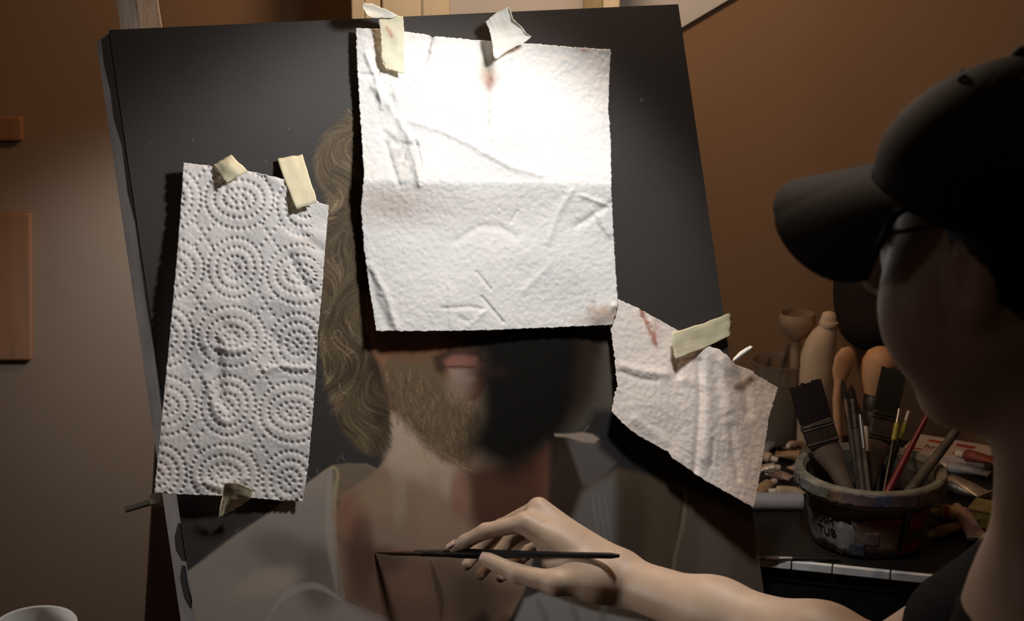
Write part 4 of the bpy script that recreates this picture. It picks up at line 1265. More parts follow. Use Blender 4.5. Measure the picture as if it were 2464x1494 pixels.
mb = MB(); mb.lathe(tubc, [(0, .001), (R0 - .004, .001), (R0, .004), (R0 + (R1 - R0) * .5, TH * .5), (R1, TH - .022), (R1 - .003, TH - .022), (R0 - .004, .006), (0, .006)], 72)
body = build('tub_body', mb, M['tub_plastic'], tub)
mb = MB(); mb.lathe(tubc, [(R1 - .0035, TH - .024), (RB - .003, TH - .024), (RB, TH - .020), (RB, TH - .002), (RB - .002, TH), (RB - .010, TH), (RB - .012, TH - .003), (R1 - .0035, TH - .006)], 72, closed=True)
collar = build('tub_rim', mb, M['dried_olive'], tub)
mb = MB(); mb.lathe(tubc, [(0, .05), (R0 + .006, .05), (R0 + .006, .052), (0, .054)], 48)
build('residue', mb, M['tub_inside'], tub)
toc = math.atan2(-tubc[1], -tubc[0])       # azimuth that faces the camera
def tub_r(h): return R0 + (R1 - R0) * h / (TH - .022)
def patch(x0, x1, h0, h1, m, parent, seed, rfun, lift=.0006, n=10):
    """curved dried-paint patch with a ragged outline; x in degrees about the camera-facing side, + to the right"""
    r = random.Random(seed)
    rows = 6; arr = np.zeros((rows, n, 3))
    jl = [r.uniform(-.12, .12) for _ in range(rows)]; jr = [r.uniform(-.12, .12) for _ in range(rows)]
    jt = [r.uniform(-.12, .12) for _ in range(n)]; jb = [r.uniform(-.2, .2) for _ in range(n)]
    for j in range(rows):
        for i in range(n):
            s_, t = i / (n - 1), j / (rows - 1)
            x = x0 + (x1 - x0) * (s_ + (1 - s_) * jl[j] * .6 + s_ * jr[j] * .6)
            h = h0 + (h1 - h0) * (t + (1 - t) * jb[i] * .5 + t * jt[i] * .5)
            a = toc + math.radians(x); rr = rfun(h) + lift
            arr[j, i] = tubc + np.array([rr * math.cos(a), rr * math.sin(a), h])
    mb = MB(); mb.grid(arr)
    return build('paint_patch', mb, m, parent, mods=[('SOLIDIFY', dict(thickness=.0006, offset=0))])
rc = lambda h: RB
k = 0
for (x0, x1, m) in ((-88, -66, 'dried_grey'), (-64, -40, 'dried_grey'), (-52, -30, 'dried_olive'), (-30, -18, 'dried_tan'), (-20, 6, 'dried_mauve'), (4, 18, 'dried_blue'), (16, 40, 'dried_mauve'), (38, 70, 'dried_tan')):
    k += 1
    patch(x0, x1, TH - .020, TH - .002, M[m], collar, 300 + k, rc)
patch(-78, -4, .008, .052, M['label_pale'], body, 331, tub_r, .0006, 22)
patch(-12, 34, .010, .056, M['dried_tan'], body, 332, tub_r, .0008, 16)
patch(4, 30, .048, .062, M['dried_red'], body, 333, tub_r, .0012)
patch(40, 62, .040, .068, M['dried_red'], body, 334, tub_r, .0008)
patch(36, 66, .006, .022, M['dried_red'], body, 335, tub_r, .0010)
patch(-16, -2, .004, .024, M['dried_blue'], body, 336, tub_r, .0013)
patch(31, 34, .014, .074, M['ink_black'], body, 337, tub_r, .0013, 4)
patch(-2, 12, .022, .042, M['dried_mauve'], body, 338, tub_r, .0012)
patch(-66, -58, .038, .050, M['ink_white'], body, 339, tub_r, .0016, 5)
# worn lettering on the side of the tub
def tub_text(txt, x_deg, h, size, m):
    cu = bpy.data.curves.new('tmp_text', 'FONT'); cu.body = txt; cu.size = size; cu.extrude = .0003; cu.align_x = 'LEFT'
    to = bpy.data.objects.new('tmp_text', cu); COL.objects.link(to)
    dg = bpy.context.evaluated_depsgraph_get()
    me = bpy.data.meshes.new_from_object(to.evaluated_get(dg))
    bpy.data.objects.remove(to)
    mb = MB()
    vs = []
    for v in me.vertices:
        rr = tub_r(h + v.co.y) + .0014 + v.co.z
        a = toc + math.radians(x_deg) + v.co.x / rr
        vs.append(tubc + np.array([rr * math.cos(a), rr * math.sin(a), h + v.co.y]))
    mb.add(vs, [tuple(p.vertices) for p in me.polygons], False)
    return build('lettering', mb, m, body)
tub_text('VOSM', -57, .043, .014, M['ink_black'])
tub_text('TUB', -52, .026, .017, M['ink_black'])

# ------------------------------------------------------------------ brushes standing in the tub
M['bristle_dark'] = mat('dark_red_bristle', (.018, .008, .009), .8, var=.3, vscale=60, stretch=(20, 20, 1))
M['bristle_green'] = mat('dark_green_bristle', (.022, .024, .016), .8, var=.3, vscale=60, stretch=(20, 20, 1))
M['ferrule_brown'] = mat('stained_metal', (.13, .095, .07), .4, metal=.5, rgb2=(.05, .038, .03), vscale=40)
M['handle_brown'] = mat('worn_brown_handle', (.10, .062, .042), .6, rgb2=(.05, .03, .022), vscale=30)
M['handle_dark'] = mat('worn_dark_handle', (.035, .030, .025), .5, rgb2=(.07, .06, .05), vscale=40)
M['handle_red'] = mat('red_lacquer', (.25, .025, .03), .35, var=.1)
M['handle_grey'] = mat('grey_bare_wood', (.17, .14, .115), .7, rgb2=(.09, .075, .06), vscale=50)
M['yellow'] = mat('yellow_band', (.42, .40, .06), .5)
M['silver'] = mat('silver_metal', (.62, .60, .57), .3, metal=.9, rgb2=(.40, .39, .37), vscale=20)
M['white_paint'] = mat('white_paint', (.66, .62, .58), .6)
BG = 'brushes standing in the tub'
TD = float(w2c(tubc)[2])
def base_in_tub(px):
    """foot of a brush inside the tub"""
    q = PT(px, 1255, TZ + .056); v = q - tubc; rr = math.hypot(v[0], v[1])
    if rr > R0 - .012: q = tubc + np.array([v[0], v[1], 0]) * ((R0 - .012) / rr) + UPV * .056
    return q
def flat_brush(tip, fer0, fer1, foot, w, label, bris):
    """tip, fer0, fer1 photo points at tub depth; foot point in the tub"""
    t, a, b = P(*tip), P(*fer0), P(*fer1)
    th = thing('flat_brush', foot, label, 'paintbrush', BG)
    rgt = np.array([1.0, 0, 0]); d = (a - t) / np.linalg.norm(a - t)
    r = rgt - d * (rgt @ d); r /= np.linalg.norm(r); n = np.cross(d, r)
    mb = MB()
    arr_top, arr_bot = [], []
    m_ = 16
    rr = random.Random(5)
    for i in range(m_):
        s_ = -1 + 2 * i / (m_ - 1)
        arr_top.append(t + r * s_ * w * .5 * 1.02 + d * rr.uniform(-.0015, .002)); arr_bot.append(a + r * s_ * w * .5)
    F_ = [np.array([q + n * .003 for q in arr_top]), np.array([(q + p_) / 2 + n * .0062 for q, p_ in zip(arr_top, arr_bot)]), np.array([q + n * .006 for q in arr_bot])]
    B_ = [np.array([q - n * .003 for q in arr_top]), np.array([(q + p_) / 2 - n * .0062 for q, p_ in zip(arr_top, arr_bot)]), np.array([q - n * .006 for q in arr_bot])]
    g = np.array(F_[::-1] + B_)
    mb.grid(g)
    mb.add([q for q in g[:, 0]] + [q for q in g[:, -1]], [tuple(range(6)), tuple(range(11, 5, -1))])
    build('bristles', mb, bris, th, sharp=60)
    mb = MB(); mb.bar(a, b, rgt, w * 1.03, .0145, w * .98, .0135)
    fe = build('ferrule', mb, M['ferrule_brown'], th, mods=[('BEVEL', dict(width=.003, segments=3))])
    for tt in (.12, .24, .82):
        q = a + (b - a) * tt
        mb = MB(); mb.bar(q - d * .0012, q + d * .0012, rgt, w * 1.06, .0165)
        build('ferrule_ridge', mb, M['ferrule_brown'], fe, mods=[('BEVEL', dict(width=.001, segments=2))])
    for s_ in (-.36, .36):
        q = a + (b - a) * .5 + r * w * s_ 
        mb = MB(); mb.lathe(q, [(.0022, .0066), (.002, .0082), (0, .0086)], 10, axis=-n if (n @ (tubc - q)) > 0 else n)
        build('rivet', mb, M['silver'], fe)
    mb = MB()
    L = foot - b
    mb.tube([b - L * .02, b + L * .12, b + L * .35, b + L * .7, foot], [w * .46, w * .45, w * .30, w * .20, w * .18], 16, flat=(n, [.26, .3, .36, .5, .5]))
    build('handle', mb, M['handle_brown'], th)
    return th
flat_brush((1937, 921, TD + .0), (1963, 1014, TD), (1984, 1072, TD), base_in_tub(2062), .0425, 'wide flat brush with dark maroon bristles leaning left in the tub', M['bristle_dark'])
flat_brush((2152, 886, TD + .05), (2130, 990, TD + .045), (2116, 1060, TD + .04), base_in_tub(2085) + np.array([0, .02, 0]), .033, 'wide flat brush with dark green bristles upright in the tub', M['bristle_green'])
def round_brush(top, foot, r_top, r_foot, label, m, bands=(), name='round_brush'):
    """stick standing in the tub; bands = [(t0, t1, radius factor, material, part name)] from the top"""
    a, b = P(*top), np.asarray(foot, float)
    th = thing(name, b, label, 'paintbrush', BG)
    end = max([bb[1] for bb in bands], default=0)
    ts = [end, end + (1 - end) * .12, end + (1 - end) * .5, 1]
    rad = lambda t: r_top + (r_foot - r_top) * t
    mb = MB(); mb.tube([a + (b - a) * max(ts[0] - .004, 0)] + [a + (b - a) * t for t in ts[1:]], [rad(ts[0]) * .9, rad(ts[1]), rad(ts[2]) * 1.08, rad(1)], 12)
    build('handle', mb, m, th)
    for (u0, u1, f, mm, nm) in bands:
        tip = nm == 'bristles'
        mb = MB(); mb.tube([a + (b - a) * (u0 + (u1 - u0) * q) for q in (0, .3, .7, 1)], [rad(u0) * f * (.15 if tip else 1), rad(u0) * f * (.8 if tip else 1), rad(u0) * f, rad(u1) * f], 12)
        build(nm, mb, mm, th)
    return th
round_brush((2026, 912, TD + .03), base_in_tub(2075), .0045, .0042, 'dark stick-handled brush just right of the maroon brush', M['handle_dark'], [(0, .16, 1.0, M['bristle_green'], 'bristles'), (.16, .3, 1.05, M['ferrule_brown'], 'ferrule')])
round_brush((2047, 926, TD + .0), base_in_tub(2080), .0060, .0050, 'thick dark brush standing in the middle of the tub', M['handle_dark'], [(0, .12, .9, M['bristle_dark'], 'bristles'), (.12, .34, 1.05, M['dark_ferrule'], 'ferrule')])
round_brush((2066, 972, TD - .02), base_in_tub(2100), .0030, .0028, 'thin brush with a dull silver shaft beside the thick dark brush', M['handle_grey'], [(0, .10, .8, M['bristle_dark'], 'bristles'), (.10, .40, 1.1, M['silver'], 'ferrule')])
round_brush((2081, 1030, TD + .05), base_in_tub(2098) + np.array([0, .01, 0]), .0040, .0032, 'short brush with a pale paint-coated top near the tub centre', M['handle_dark'], [(0, .30, 1.15, M['white_paint'], 'paint_coat')])
round_brush((2164, 985, TD + .02), base_in_tub(2124), .0032, .0030, 'slim black brush with a yellow band leaning right', M['black_lacquer'], [(0, .14, .7, M['silver'], 'ferrule'), (.14, .30, 1.1, M['yellow'], 'band')])
round_brush((2186, 990, TD + .035), base_in_tub(2110), .0032, .0030, 'second slim brush with a yellow band, nearer the red handle', M['black_lacquer'], [(0, .12, .7, M['white_paint'], 'ferrule'), (.12, .28, 1.1, M['yellow'], 'band')])
round_brush((2232, 998, TD - .03), base_in_tub(2062) + np.array([.02, 0, 0]), .0030, .0056, 'red lacquered brush handle slanting out of the tub', M['handle_red'], [])
round_brush((2306, 1030, TD - .01), base_in_tub(2110) + np.array([.02, .0, 0]), .0060, .0072, 'thick grey bare-wood handle slanting far right out of the tub', M['handle_grey'], [])
round_brush((2120, 1064, TD + .06), base_in_tub(2100) + np.array([.01, .02, 0]), .003, .003, 'little brush with a white-smeared neck behind the green brush', M['handle_dark'], [(0, .26, 1.1, M['white_paint'], 'paint_coat')])

# ------------------------------------------------------------------ glass jar, bottle and goblet at the back
M['glass'] = mat('smoky_glass', (.62, .56, .48), .10, trans=.80, var=.02, ior=1.35)
M['murky'] = mat('murky_thinner', (.055, .042, .030), .25, var=.15, vscale=15)
M['frosted'] = mat('frosted_plastic', (.78, .60, .41), .42, trans=.25, var=.04)
M['tan'] = mat('tan_wax', (.50, .27, .135), .55, rgb2=(.42, .21, .10), vscale=25)
M['ring_dark'] = mat('dark_ceramic', (.075, .055, .042), .4, rgb2=(.04, .03, .024), vscale=20)
JZ = TZ + .131
jc = PT(1882, 866, JZ); jc[2] = TZ
jar = thing('glass_jar', jc, 'smoky glass jar of thinner behind the torn rag', 'jar')
JR = .0477
mb = MB(); mb.lathe(jc, [(0, .001), (JR * .80, .001), (JR * .86, .006), (JR * .88, .06), (JR * .97, .115), (JR, .128), (JR + .001, .131), (JR - .002, .131), (JR - .003, .127), (JR * .97 - .003, .113), (JR * .88 - .003, .06), (JR * .84 - .003, .008), (0, .006)], 56)
build('glass_wall', mb, M['glass'], jar)
mb = MB(); mb.lathe(jc, [(0, .0075), (JR * .82 - .003, .009), (JR * .86 - .004, .05), (JR * .88 - .004, .076), (0, .077)], 48)
build('thinner', mb, M['murky'], jar)
for (px, py, fx, lab) in ((1898, 832, .012, 'dark brush handle leaning in the glass jar'), (1852, 862, -.012, 'short dark stick standing low in the glass jar')):
    a = P(px, py, float(w2c(jc)[2]) + .01); b = jc + np.array([fx - .02, 0, .082])
    th = thing('jar_brush', b, lab, 'paintbrush', 'brushes in the glass jar')
    mb = MB(); mb.tube([a, a + (b - a) * .5, b], [.0022, .0030, .0026], 10); build('handle', mb, M['handle_dark'], th)
    mb = MB(); mb.tube([a - (b - a) * .04, a + (b - a) * .01], [.0012, .0022], 8); build('handle_tip', mb, M['handle_brown'], th)
a = P(1944, 805, float(w2c(jc)[2]) + .02); b = jc + np.array([.016, .01, .082])
th = thing('jar_brush', b, 'thin dark stick leaning right above the glass jar', 'paintbrush', 'brushes in the glass jar')
mb = MB(); mb.tube([a, a + (b - a) * .5, b], [.0012, .0018, .0018], 10); build('handle', mb, M['handle_dark'], th)
mb = MB(); mb.tube([a - (b - a) * .03, a + (b - a) * .01], [.0006, .0012], 8); build('handle_tip', mb, M['handle_brown'], th)
# frosted bottle with a rounded neck to the right of its body
bd = 2.52
bw = bd / FPX
bb = P(1966, 900, bd); bb[2] = TZ
btop = P(1985, 738, bd)[2] - TZ
bot = thing('plastic_bottle', bb, 'frosted plastic bottle with a sloping shoulder at the wall', 'bottle')
mb = MB()
BRd = 42 * bw
prof = []
ring_n = 40
vs = []
levels = [(0.0, BRd * .9, 0), (.004, BRd, 0), (btop * .55, BRd, 0), (btop * .70, BRd * .98, 0), (btop * .80, BRd * .86, .004), (btop * .86, BRd * .70, .008), (btop * .90, BRd * .52, .0125), (btop * .96, BRd * .44, .0135), (btop * .99, BRd * .34, .0135), (btop, BRd * .12, .0135)]
for h, r, sx in levels:
    for q in range(ring_n):
        t = 2 * math.pi * q / ring_n
        vs.append(bb + np.array([sx + r * math.cos(t), r * .8 * math.sin(t), h]))
fs = [(i * ring_n + q, i * ring_n + (q + 1) % ring_n, (i + 1) * ring_n + (q + 1) % ring_n, (i + 1) * ring_n + q) for i in range(len(levels) - 1) for q in range(ring_n)]
fs += [tuple(range(ring_n - 1, -1, -1)), tuple((len(levels) - 1) * ring_n + q for q in range(ring_n))]
mb.add(vs, fs)
build('bottle_body', mb, M['frosted'], bot, sharp=60)
mb = MB(); mb.lathe(bb + np.array([.0135, 0, btop * .90]), [(BRd * .54, 0), (BRd * .56, .003), (BRd * .54, .006)], 28, closed=False)
build('neck_ring', mb, M['frosted'], bot)
# goblet
gd = 2.55; gb = P(1912, 900, gd); gb[2] = TZ
gz = P(1912, 775, gd)[2] - TZ
gob = thing('goblet', gb, 'dusty clear goblet between the jar and the frosted bottle', 'goblet')
M['dusty'] = mat('dusty_glass', (.60, .46, .32), .35, trans=.55, var=.05, ior=1.2)
GR = 44 * gd / FPX
mb = MB(); mb.lathe(gb, [(0, gz - .026), (.006, gz - .024), (GR * .7, gz - .012), (GR * .97, gz + .004), (GR, gz + .012), (GR * .92, gz + .020), (GR * .88, gz + .020), (GR * .94, gz + .011), (GR * .9, gz + .003), (GR * .6, gz - .011), (0, gz - .021)], 40)
build('bowl', mb, M['dusty'], gob)
mb = MB(); mb.lathe(gb, [(0, 0), (GR * .75, 0), (GR * .75, .002), (GR * .3, .006), (.007, .015), (.0065, gz * .5), (.008, gz - .03), (.007, gz - .024)], 32)
build('stem', mb, M['dusty'], gob)

# tan domed stopper bottle and a curved tan tool behind the brushes
sd_ = 2.34; sb = P(2106, 1090, sd_); sb[2] = TZ
sz = lambda y: P(2106, y, sd_)[2] - TZ
K = sd_ / FPX
st = thing('stopper_jar', sb, 'dark ringed jar with a big tan domed stopper behind the brushes', 'jar')
mb = MB()
prof = [(0, 0), (K * 44, 0), (K * 46, .006)]
h0, h1 = .01, sz(935)
for i in range(7):
    a0 = h0 + (h1 - h0) * i / 7; a1 = h0 + (h1 - h0) * (i + 1) / 7; rr = K * (46 - 1.6 * i)
    prof += [(rr * .93, a0), (rr, a0 + (a1 - a0) * .25), (rr, a0 + (a1 - a0) * .8), (rr * .93, a1)]
prof += [(0, h1)]
mb.lathe(sb, prof, 40); build('ringed_body', mb, M['ring_dark'], st)
mb = MB(); ht = sz(815)
mb.lathe(sb, [(0, h1 + .0005), (K * 34, h1 + .0005), (K * 41, h1 + .004), (K * 46, h1 + (ht - h1) * .45), (K * 43, h1 + (ht - h1) * .72), (K * 32, h1 + (ht - h1) * .90), (K * 16, ht - .001), (0, ht)], 40)
build('stopper', mb, M['tan'], st)
tool_b = P(2030, 1090, 2.30); tool_b[2] = TZ
tl = thing('wooden_spatula', tool_b, 'curved tan spoon-ended spatula standing left of the domed stopper', 'spatula')
tc_ = lambda x, y: P(x, y, 2.30)
mb = MB(); mb.tube([tool_b + UPV * .001, tc_(2016, 1010), tc_(2014, 960), tc_(2020, 915)], [.006, .0062, .0064, .0072], 14)
build('handle', mb, M['tan'], tl)
mb = MB(); mb.tube([tc_(2019, 925), tc_(2024, 895), tc_(2033, 865), tc_(2042, 845), tc_(2046, 836)], [.007, .013, .015, .011, .003], 18, flat=((0, 1, 0), [.6, .45, .4, .45, .5]))
build('spoon_end', mb, M['tan'], tl)
# dark cloth bag hung on the wall
M['bag'] = mat('black_bag_cloth', (.010, .008, .007), .85, rgb2=(.022, .014, .010), vscale=10)
bgv = Vol(axis([(.44, .80, .006)]), axis([(WALL_Y - .16, WALL_Y, .006)]), axis([(.70, 1.20, .006)]))
q1 = PY(2085, 690, WALL_Y - .07); q2 = PY(2110, 770, WALL_Y - .07)
I3 = (np.array([1., 0, 0]), np.array([0, 1., 0]), np.array([0, 0, 1.]))
bgv.ell(q1, I3, (.053, .05, .09), .02); bgv.ell(q2, I3, (.055, .055, .05), .03)
bgv.cap(q1 + UPV * .04, q1 + UPV * .08, .03, .012, .02)
V, Q = bgv.mesh(); V = smooth_quads(V, Q, 3)
bag = thing('cloth_bag', q2 - UPV * .05, 'dark cloth bag hanging on the wall behind the painter’s face', 'bag')
build_np('bag_body', V, Q, M['bag'], bag)
mb = MB(); mb.tube([q1 + UPV * .075, q1 + UPV * .095 + np.array([0, .03, 0]), q1 + UPV * .105 + np.array([0, .068, 0])], .004, 8); build('strap', mb, M['bag'], bag)

# ------------------------------------------------------------------ paint tubes
M['cap_white'] = mat('white_cap', (.60, .52, .42), .4)
M['cap_red'] = mat('red_cap', (.30, .045, .025), .35)
M['cap_black'] = mat('black_cap', (.02, .02, .02), .35)
M['alu'] = mat('crumpled_aluminium', (.62, .58, .50), .33, metal=.7, rgb2=(.42, .37, .30), vscale=60, bump=.35, bscale=90)
M['tube_cream'] = mat('cream_label', (.52, .40, .27), .5, rgb2=(.36, .26, .17), vscale=70, bump=.3, bscale=90)
M['tube_gold'] = mat('gold_label', (.30, .22, .07), .45, metal=.3, rgb2=(.42, .32, .12), vscale=60, bump=.3, bscale=80)
M['tube_red'] = mat('red_label', (.26, .06, .04), .5, rgb2=(.14, .03, .02), vscale=60, bump=.3, bscale=80)
M['tube_pink'] = mat('pinkish_label', (.38, .25, .21), .5, rgb2=(.26, .15, .13), vscale=60, bump=.3, bscale=80)
M['tube_blue'] = mat('grey_blue_label', (.17, .17, .20), .45, rgb2=(.30, .30, .30), vscale=60, bump=.3, bscale=80)
M['tube_tan'] = mat('tan_label', (.40, .26, .14), .5, rgb2=(.28, .17, .09), vscale=60, bump=.3, bscale=80)
def paint_tube(a, b, r, m, capm, label, group, band=None):
    """tube lying from crimp a to cap end b (world points on its axis)"""
    a, b = np.asarray(a, float), np.asarray(b, float)
    th = thing('paint_tube', (a + b) / 2 - UPV * r, label, 'paint tube', group)
    d = b - a; L = np.linalg.norm(d)
    mb = MB(); ts = [0, .03, .06, .3, .55, .74, .80]
    mb.tube([a + d * t for t in ts], [r * 1.25, r * 1.25, r * 1.22, r * 1.08, r, r * .98, r * .5], 18, flat=(UPV, [.10, .10, .18, .62, .9, 1, 1]))
    bd_ = build('tube_body', mb, m, th, sharp=50)
    mb = MB(); mb.bar(a - d * .012, a + d * .035, np.cross(d, UPV), r * 2.6, r * .36); build('crimp', mb, M['alu'], bd_)
    if band is not None:
        mb = MB(); mb.tube([a + d * t for t in (.60, .66, .72)], [r * 1.03, r * 1.04, r * 1.02], 18, flat=(UPV, [.92, .95, 1])); build('label_band', mb, band, bd_)
    mb = MB(); mb.tube([a + d * t for t in (.79, .81, .97, 1.0)], [r * .50, r * .62, r * .56, r * .44], 12); build('tube_cap', mb, capm, th, sharp=30)
    return th
def tt(px, py, h): return PT(px, py, TZ + h)
GL_, GRt = 'paint tubes beside the rag', 'paint tubes right of the tub'
paint_tube(tt(1800, 1196, .010), tt(1866, 1158, .010), .0095, M['tube_tan'], M['cap_white'], 'tan paint tube lowest against the torn rag', GL_)
paint_tube(tt(1938, 1180, .009), tt(1848, 1184, .009), .0088, M['tube_cream'], M['cap_white'], 'cream paint tube lying just above the grey paper roll', GL_)
paint_tube(tt(1905, 1150, .009), tt(1842, 1136, .009), .0085, M['tube_pink'], M['cap_white'], 'pinkish paint tube with its cap pointing left at the rag', GL_)
paint_tube(tt(1820, 1128, .026), tt(1878, 1126, .027), .0085, M['alu'], M['cap_white'], 'bare metal paint tube lying on top of the pile by the rag', GL_)
paint_tube(tt(1800, 1085, .018), tt(1872, 1108, .012), .0080, M['tube_cream'], M['cap_white'], 'cream paint tube slanting down at the rag edge', GL_)
paint_tube(tt(1866, 1092, .009), tt(1944, 1100, .009), .0088, M['tube_tan'], M['cap_white'], 'tan paint tube behind the left rim of the tub', GL_)
paint_tube(tt(1930, 1068, .010), tt(1896, 1072, .022), .0075, M['tube_pink'], M['cap_white'], 'short pinkish paint tube tipped up behind the others', GL_)
paint_tube(tt(1860, 1060, .008), tt(1830, 1098, .008), .0075, M['tube_blue'], M['cap_black'], 'dark blue-grey paint tube at the foot of the glass jar', GL_)
paint_tube(tt(1905, 1122, .0085), tt(1946, 1140, .0085), .0078, M['tube_cream'], M['cap_black'], 'small cream paint tube with a black cap at the tub', GL_)
roll = thing('paper_roll', tt(1885, 1222, 0), 'grey-white paper roll lying left of the tub', 'roll')
ra, rb_ = tt(1790, 1206, .0125), tt(1931, 1206, .0125)
mb = MB(); mb.tube([ra, ra + (rb_ - ra) * .5, rb_], [.0122, .0122, .0122], 24); build('paper', mb, mat('grey_paper', (.36, .335, .33), .7, var=.1), roll)
mb = MB(); mb.tube([rb_ - (rb_ - ra) * .02, rb_ + (rb_ - ra) * .006], [.0052, .0052], 16); build('core', mb, M['handle_dark'], roll)
# right of the tub
paint_tube(tt(2372, 1190, .014), tt(2258, 1152, .014), .0135, M['alu'], M['alu'], 'large shiny silver paint tube lying right of the tub', GRt)
paint_tube(tt(2350, 1240, .012), tt(2236, 1236, .012), .0135, M['tube_gold'], M['tube_gold'], 'gold paint tube with a red band close to the tub', GRt, M['cap_red'])
paint_tube(tt(2315, 1262, .0085), tt(2228, 1290, .0085), .0085, M['tube_tan'], M['tube_cream'], 'tan paint tube with a cream cap nearest the table edge', GRt)
paint_tube(tt(2355, 1296, .009), tt(2300, 1218, .016), .0120, M['tube_pink'], M['tube_pink'], 'pink paint tube pointing away beside the gold box', GRt)
paint_tube(tt(2380, 1140, .010), tt(2256, 1118, .010), .0085, M['tube_blue'], M['cap_white'], 'grey-blue paint tube behind the shiny silver tube', GRt)
paint_tube(tt(2400, 1110, .030), tt(2300, 1090, .026), .0095, M['tube_red'], M['cap_white'], 'red paint tube on the printed white carton', GRt)
# printed carton
c0 = tt(2165, 1115, 0); c1 = tt(2360, 1150, 0)
cd = (c1 - c0) / np.linalg.norm(c1 - c0); cn = np.array([-cd[1], cd[0], 0])
carton = thing('printed_carton', (c0 + c1) / 2 + cn * .03, 'white carton with red print behind the slanting handles', 'carton')
CHh = .020
cc = (c0 + c1) / 2 + cn * .05
M['carton'] = mat('white_card', (.50, .40, .34), .6, rgb2=(.42, .32, .27), vscale=20)
mb = MB(); mb.box(cc + UPV * (CHh / 2 + .0005), cd * .062, cn * .04, UPV * CHh / 2); build('card_box', mb, M['carton'], carton, mods=[('BEVEL', dict(width=.001, segments=2))])
M['red_ink'] = mat('red_ink', (.35, .04, .03), .55)
def flat_text(txt, o, ux, uy, size, m, parent, name='lettering'):
    cu = bpy.data.curves.new('tmp_text', 'FONT'); cu.body = txt; cu.size = size; cu.extrude = .0002
    to = bpy.data.objects.new('tmp_text', cu); COL.objects.link(to)
    me = bpy.data.meshes.new_from_object(to.evaluated_get(bpy.context.evaluated_depsgraph_get())); bpy.data.objects.remove(to)
    n = np.cross(ux, uy); mb = MB()
    mb.add([o + ux * v.co.x + uy * v.co.y + n * (v.co.z + .0002) for v in me.vertices], [tuple(p.vertices) for p in me.polygons], False)
    return build(name, mb, m, parent)
topo = cc + UPV * (CHh + .0005)
flat_text('lo', topo + cd * -.036 - cn * .018, cd, cn, .022, M['ink_black'], carton)
for (x, y, w_, h_) in ((-.02, .016, .018, .005), (.018, .018, .014, .006), (.03, -.02, .020, .007), (-.045, -.03, .010, .003)):
    mb = MB(); mb.box(topo + cd * x + cn * y + UPV * .0003, cd * w_, cn * h_, UPV * .0002); build('red_print', mb, M['red_ink'], carton)
# gold-green box at the far right
gbx = tt(2385, 1262, 0)
gx = thing('small_box', gbx, 'small gold-green box half hidden by the painter’s neck', 'box')
mb = MB(); mb.box(gbx + UPV * .0115, cd * .028, cn * .022, UPV * .011); build('box_body', mb, M['tube_gold'], gx, mods=[('BEVEL', dict(width=.0015, segments=2))])
mb = MB(); mb.box(gbx + UPV * .0245, cd * .0285, cn * .0225, UPV * .0015); build('box_lid', mb, mat('ochre_card', (.26, .20, .08), .6, var=.2), gx)
# pale torn paper scrap by the shoulder
pc = [tt(2330, 1372, .004), tt(2338, 1318, .010), tt(2366, 1284, .014), tt(2396, 1276, .010), tt(2420, 1300, .004), tt(2390, 1330, .002), tt(2370, 1362, .001)]
mb = MB(); n_ = len(pc); ctr = sum(pc) / n_ + UPV * .006
mb.add(pc + [ctr], [(i, (i + 1) % n_, n_) for i in range(n_)])
build('paper_scrap', mb, mat('pale_green_paper', (.42, .42, .32), .8, rgb2=(.50, .47, .38), vscale=30), mods=[('SOLIDIFY', dict(thickness=.0006, offset=1))],
      label='pale crumpled paper scrap at the table edge beside the painter’s shoulder', cat='paper scrap')
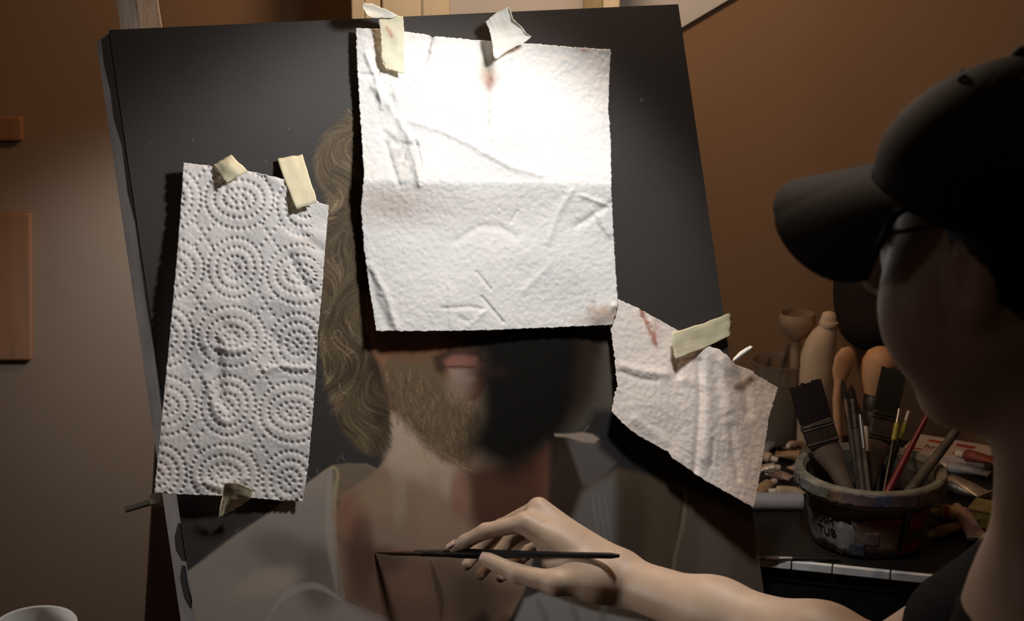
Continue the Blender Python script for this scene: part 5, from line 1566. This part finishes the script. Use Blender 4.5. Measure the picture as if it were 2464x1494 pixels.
# brush lying along the table front
lb = thing('lying_brush', tt(1870, 1357, 0), 'brush lying at the front corner of the black table', 'paintbrush')
la, lbx = tt(1822, 1352, .004), tt(1905, 1353, .004)
ld = lbx - la
la = la + TY * .012; lbx = lbx + TY * .012
mb = MB(); mb.tube([la, la + ld * .2, la + ld * .5, la + ld * .62], [.0005, .003, .0038, .003], 12); build('bristles', mb, M['sable'], lb)
mb = MB(); mb.tube([la + ld * .6, la + ld * .8, la + ld * 1.0], [.0032, .0034, .0034], 12); build('ferrule', mb, M['silver'], lb)
mb = MB(); mb.tube([la + ld * .98, la + ld * 1.5, la + ld * 2.4], [.0034, .0038, .002], 12); build('handle', mb, M['black_lacquer'], lb)

# ------------------------------------------------------------------ mug on a small side table at the lower left
M['mug'] = mat('white_glaze', (.62, .60, .58), .22, spec=.5, var=.03)
mc = P(84, 1497, 1.62); MR = 99 * 1.62 / FPX; MH = .095
mz = mc[2]
mug = thing('mug', (mc[0], mc[1], mz - MH), 'white glazed mug at the lower left corner', 'mug')
mb = MB(); mb.lathe((mc[0], mc[1], mz - MH), [(0, .0005), (MR * .80, .0005), (MR * .86, .004), (MR * .96, MH * .6), (MR, MH - .002), (MR - .0015, MH), (MR - .0035, MH - .001), (MR * .95 - .004, MH * .6), (MR * .82, .008), (0, .007)], 56)
build('cup', mb, M['mug'], mug)
mb = MB(); hx = -MR * .97
mb.tube([(mc[0] + hx + .004, mc[1], mz - .02), (mc[0] + hx - .014, mc[1], mz - .018), (mc[0] + hx - .026, mc[1], mz - .035), (mc[0] + hx - .024, mc[1], mz - .058), (mc[0] + hx - .008, mc[1], mz - .072), (mc[0] + hx + .006, mc[1], mz - .072)], [.005] * 6, 12)
build('handle', mb, M['mug'], mug)
mb = MB(); mb.lathe((mc[0], mc[1], mz - MH), [(0, .05), (MR * .92 - .004, .05), (0, .0505)], 40); build('drink', mb, mat('coffee', (.03, .015, .008), .1), mug)
sdt = thing('side_table', (mc[0] - .06, mc[1], 0), 'small round side table under the white mug', 'table')
stz = mz - MH
mb = MB(); mb.lathe((mc[0] - .06, mc[1], 0), [(0, stz - .02), (.125, stz - .02), (.13, stz - .014), (.13, stz - .004), (.126, stz), (0, stz)], 48); build('table_top', mb, M['dark_wood'], sdt)
mb = MB(); mb.lathe((mc[0] - .06, mc[1], 0), [(0, .0), (.12, 0), (.12, .015), (.03, .03), (.018, .06), (.018, stz - .02)], 32); build('pedestal', mb, M['dark_wood'], sdt)
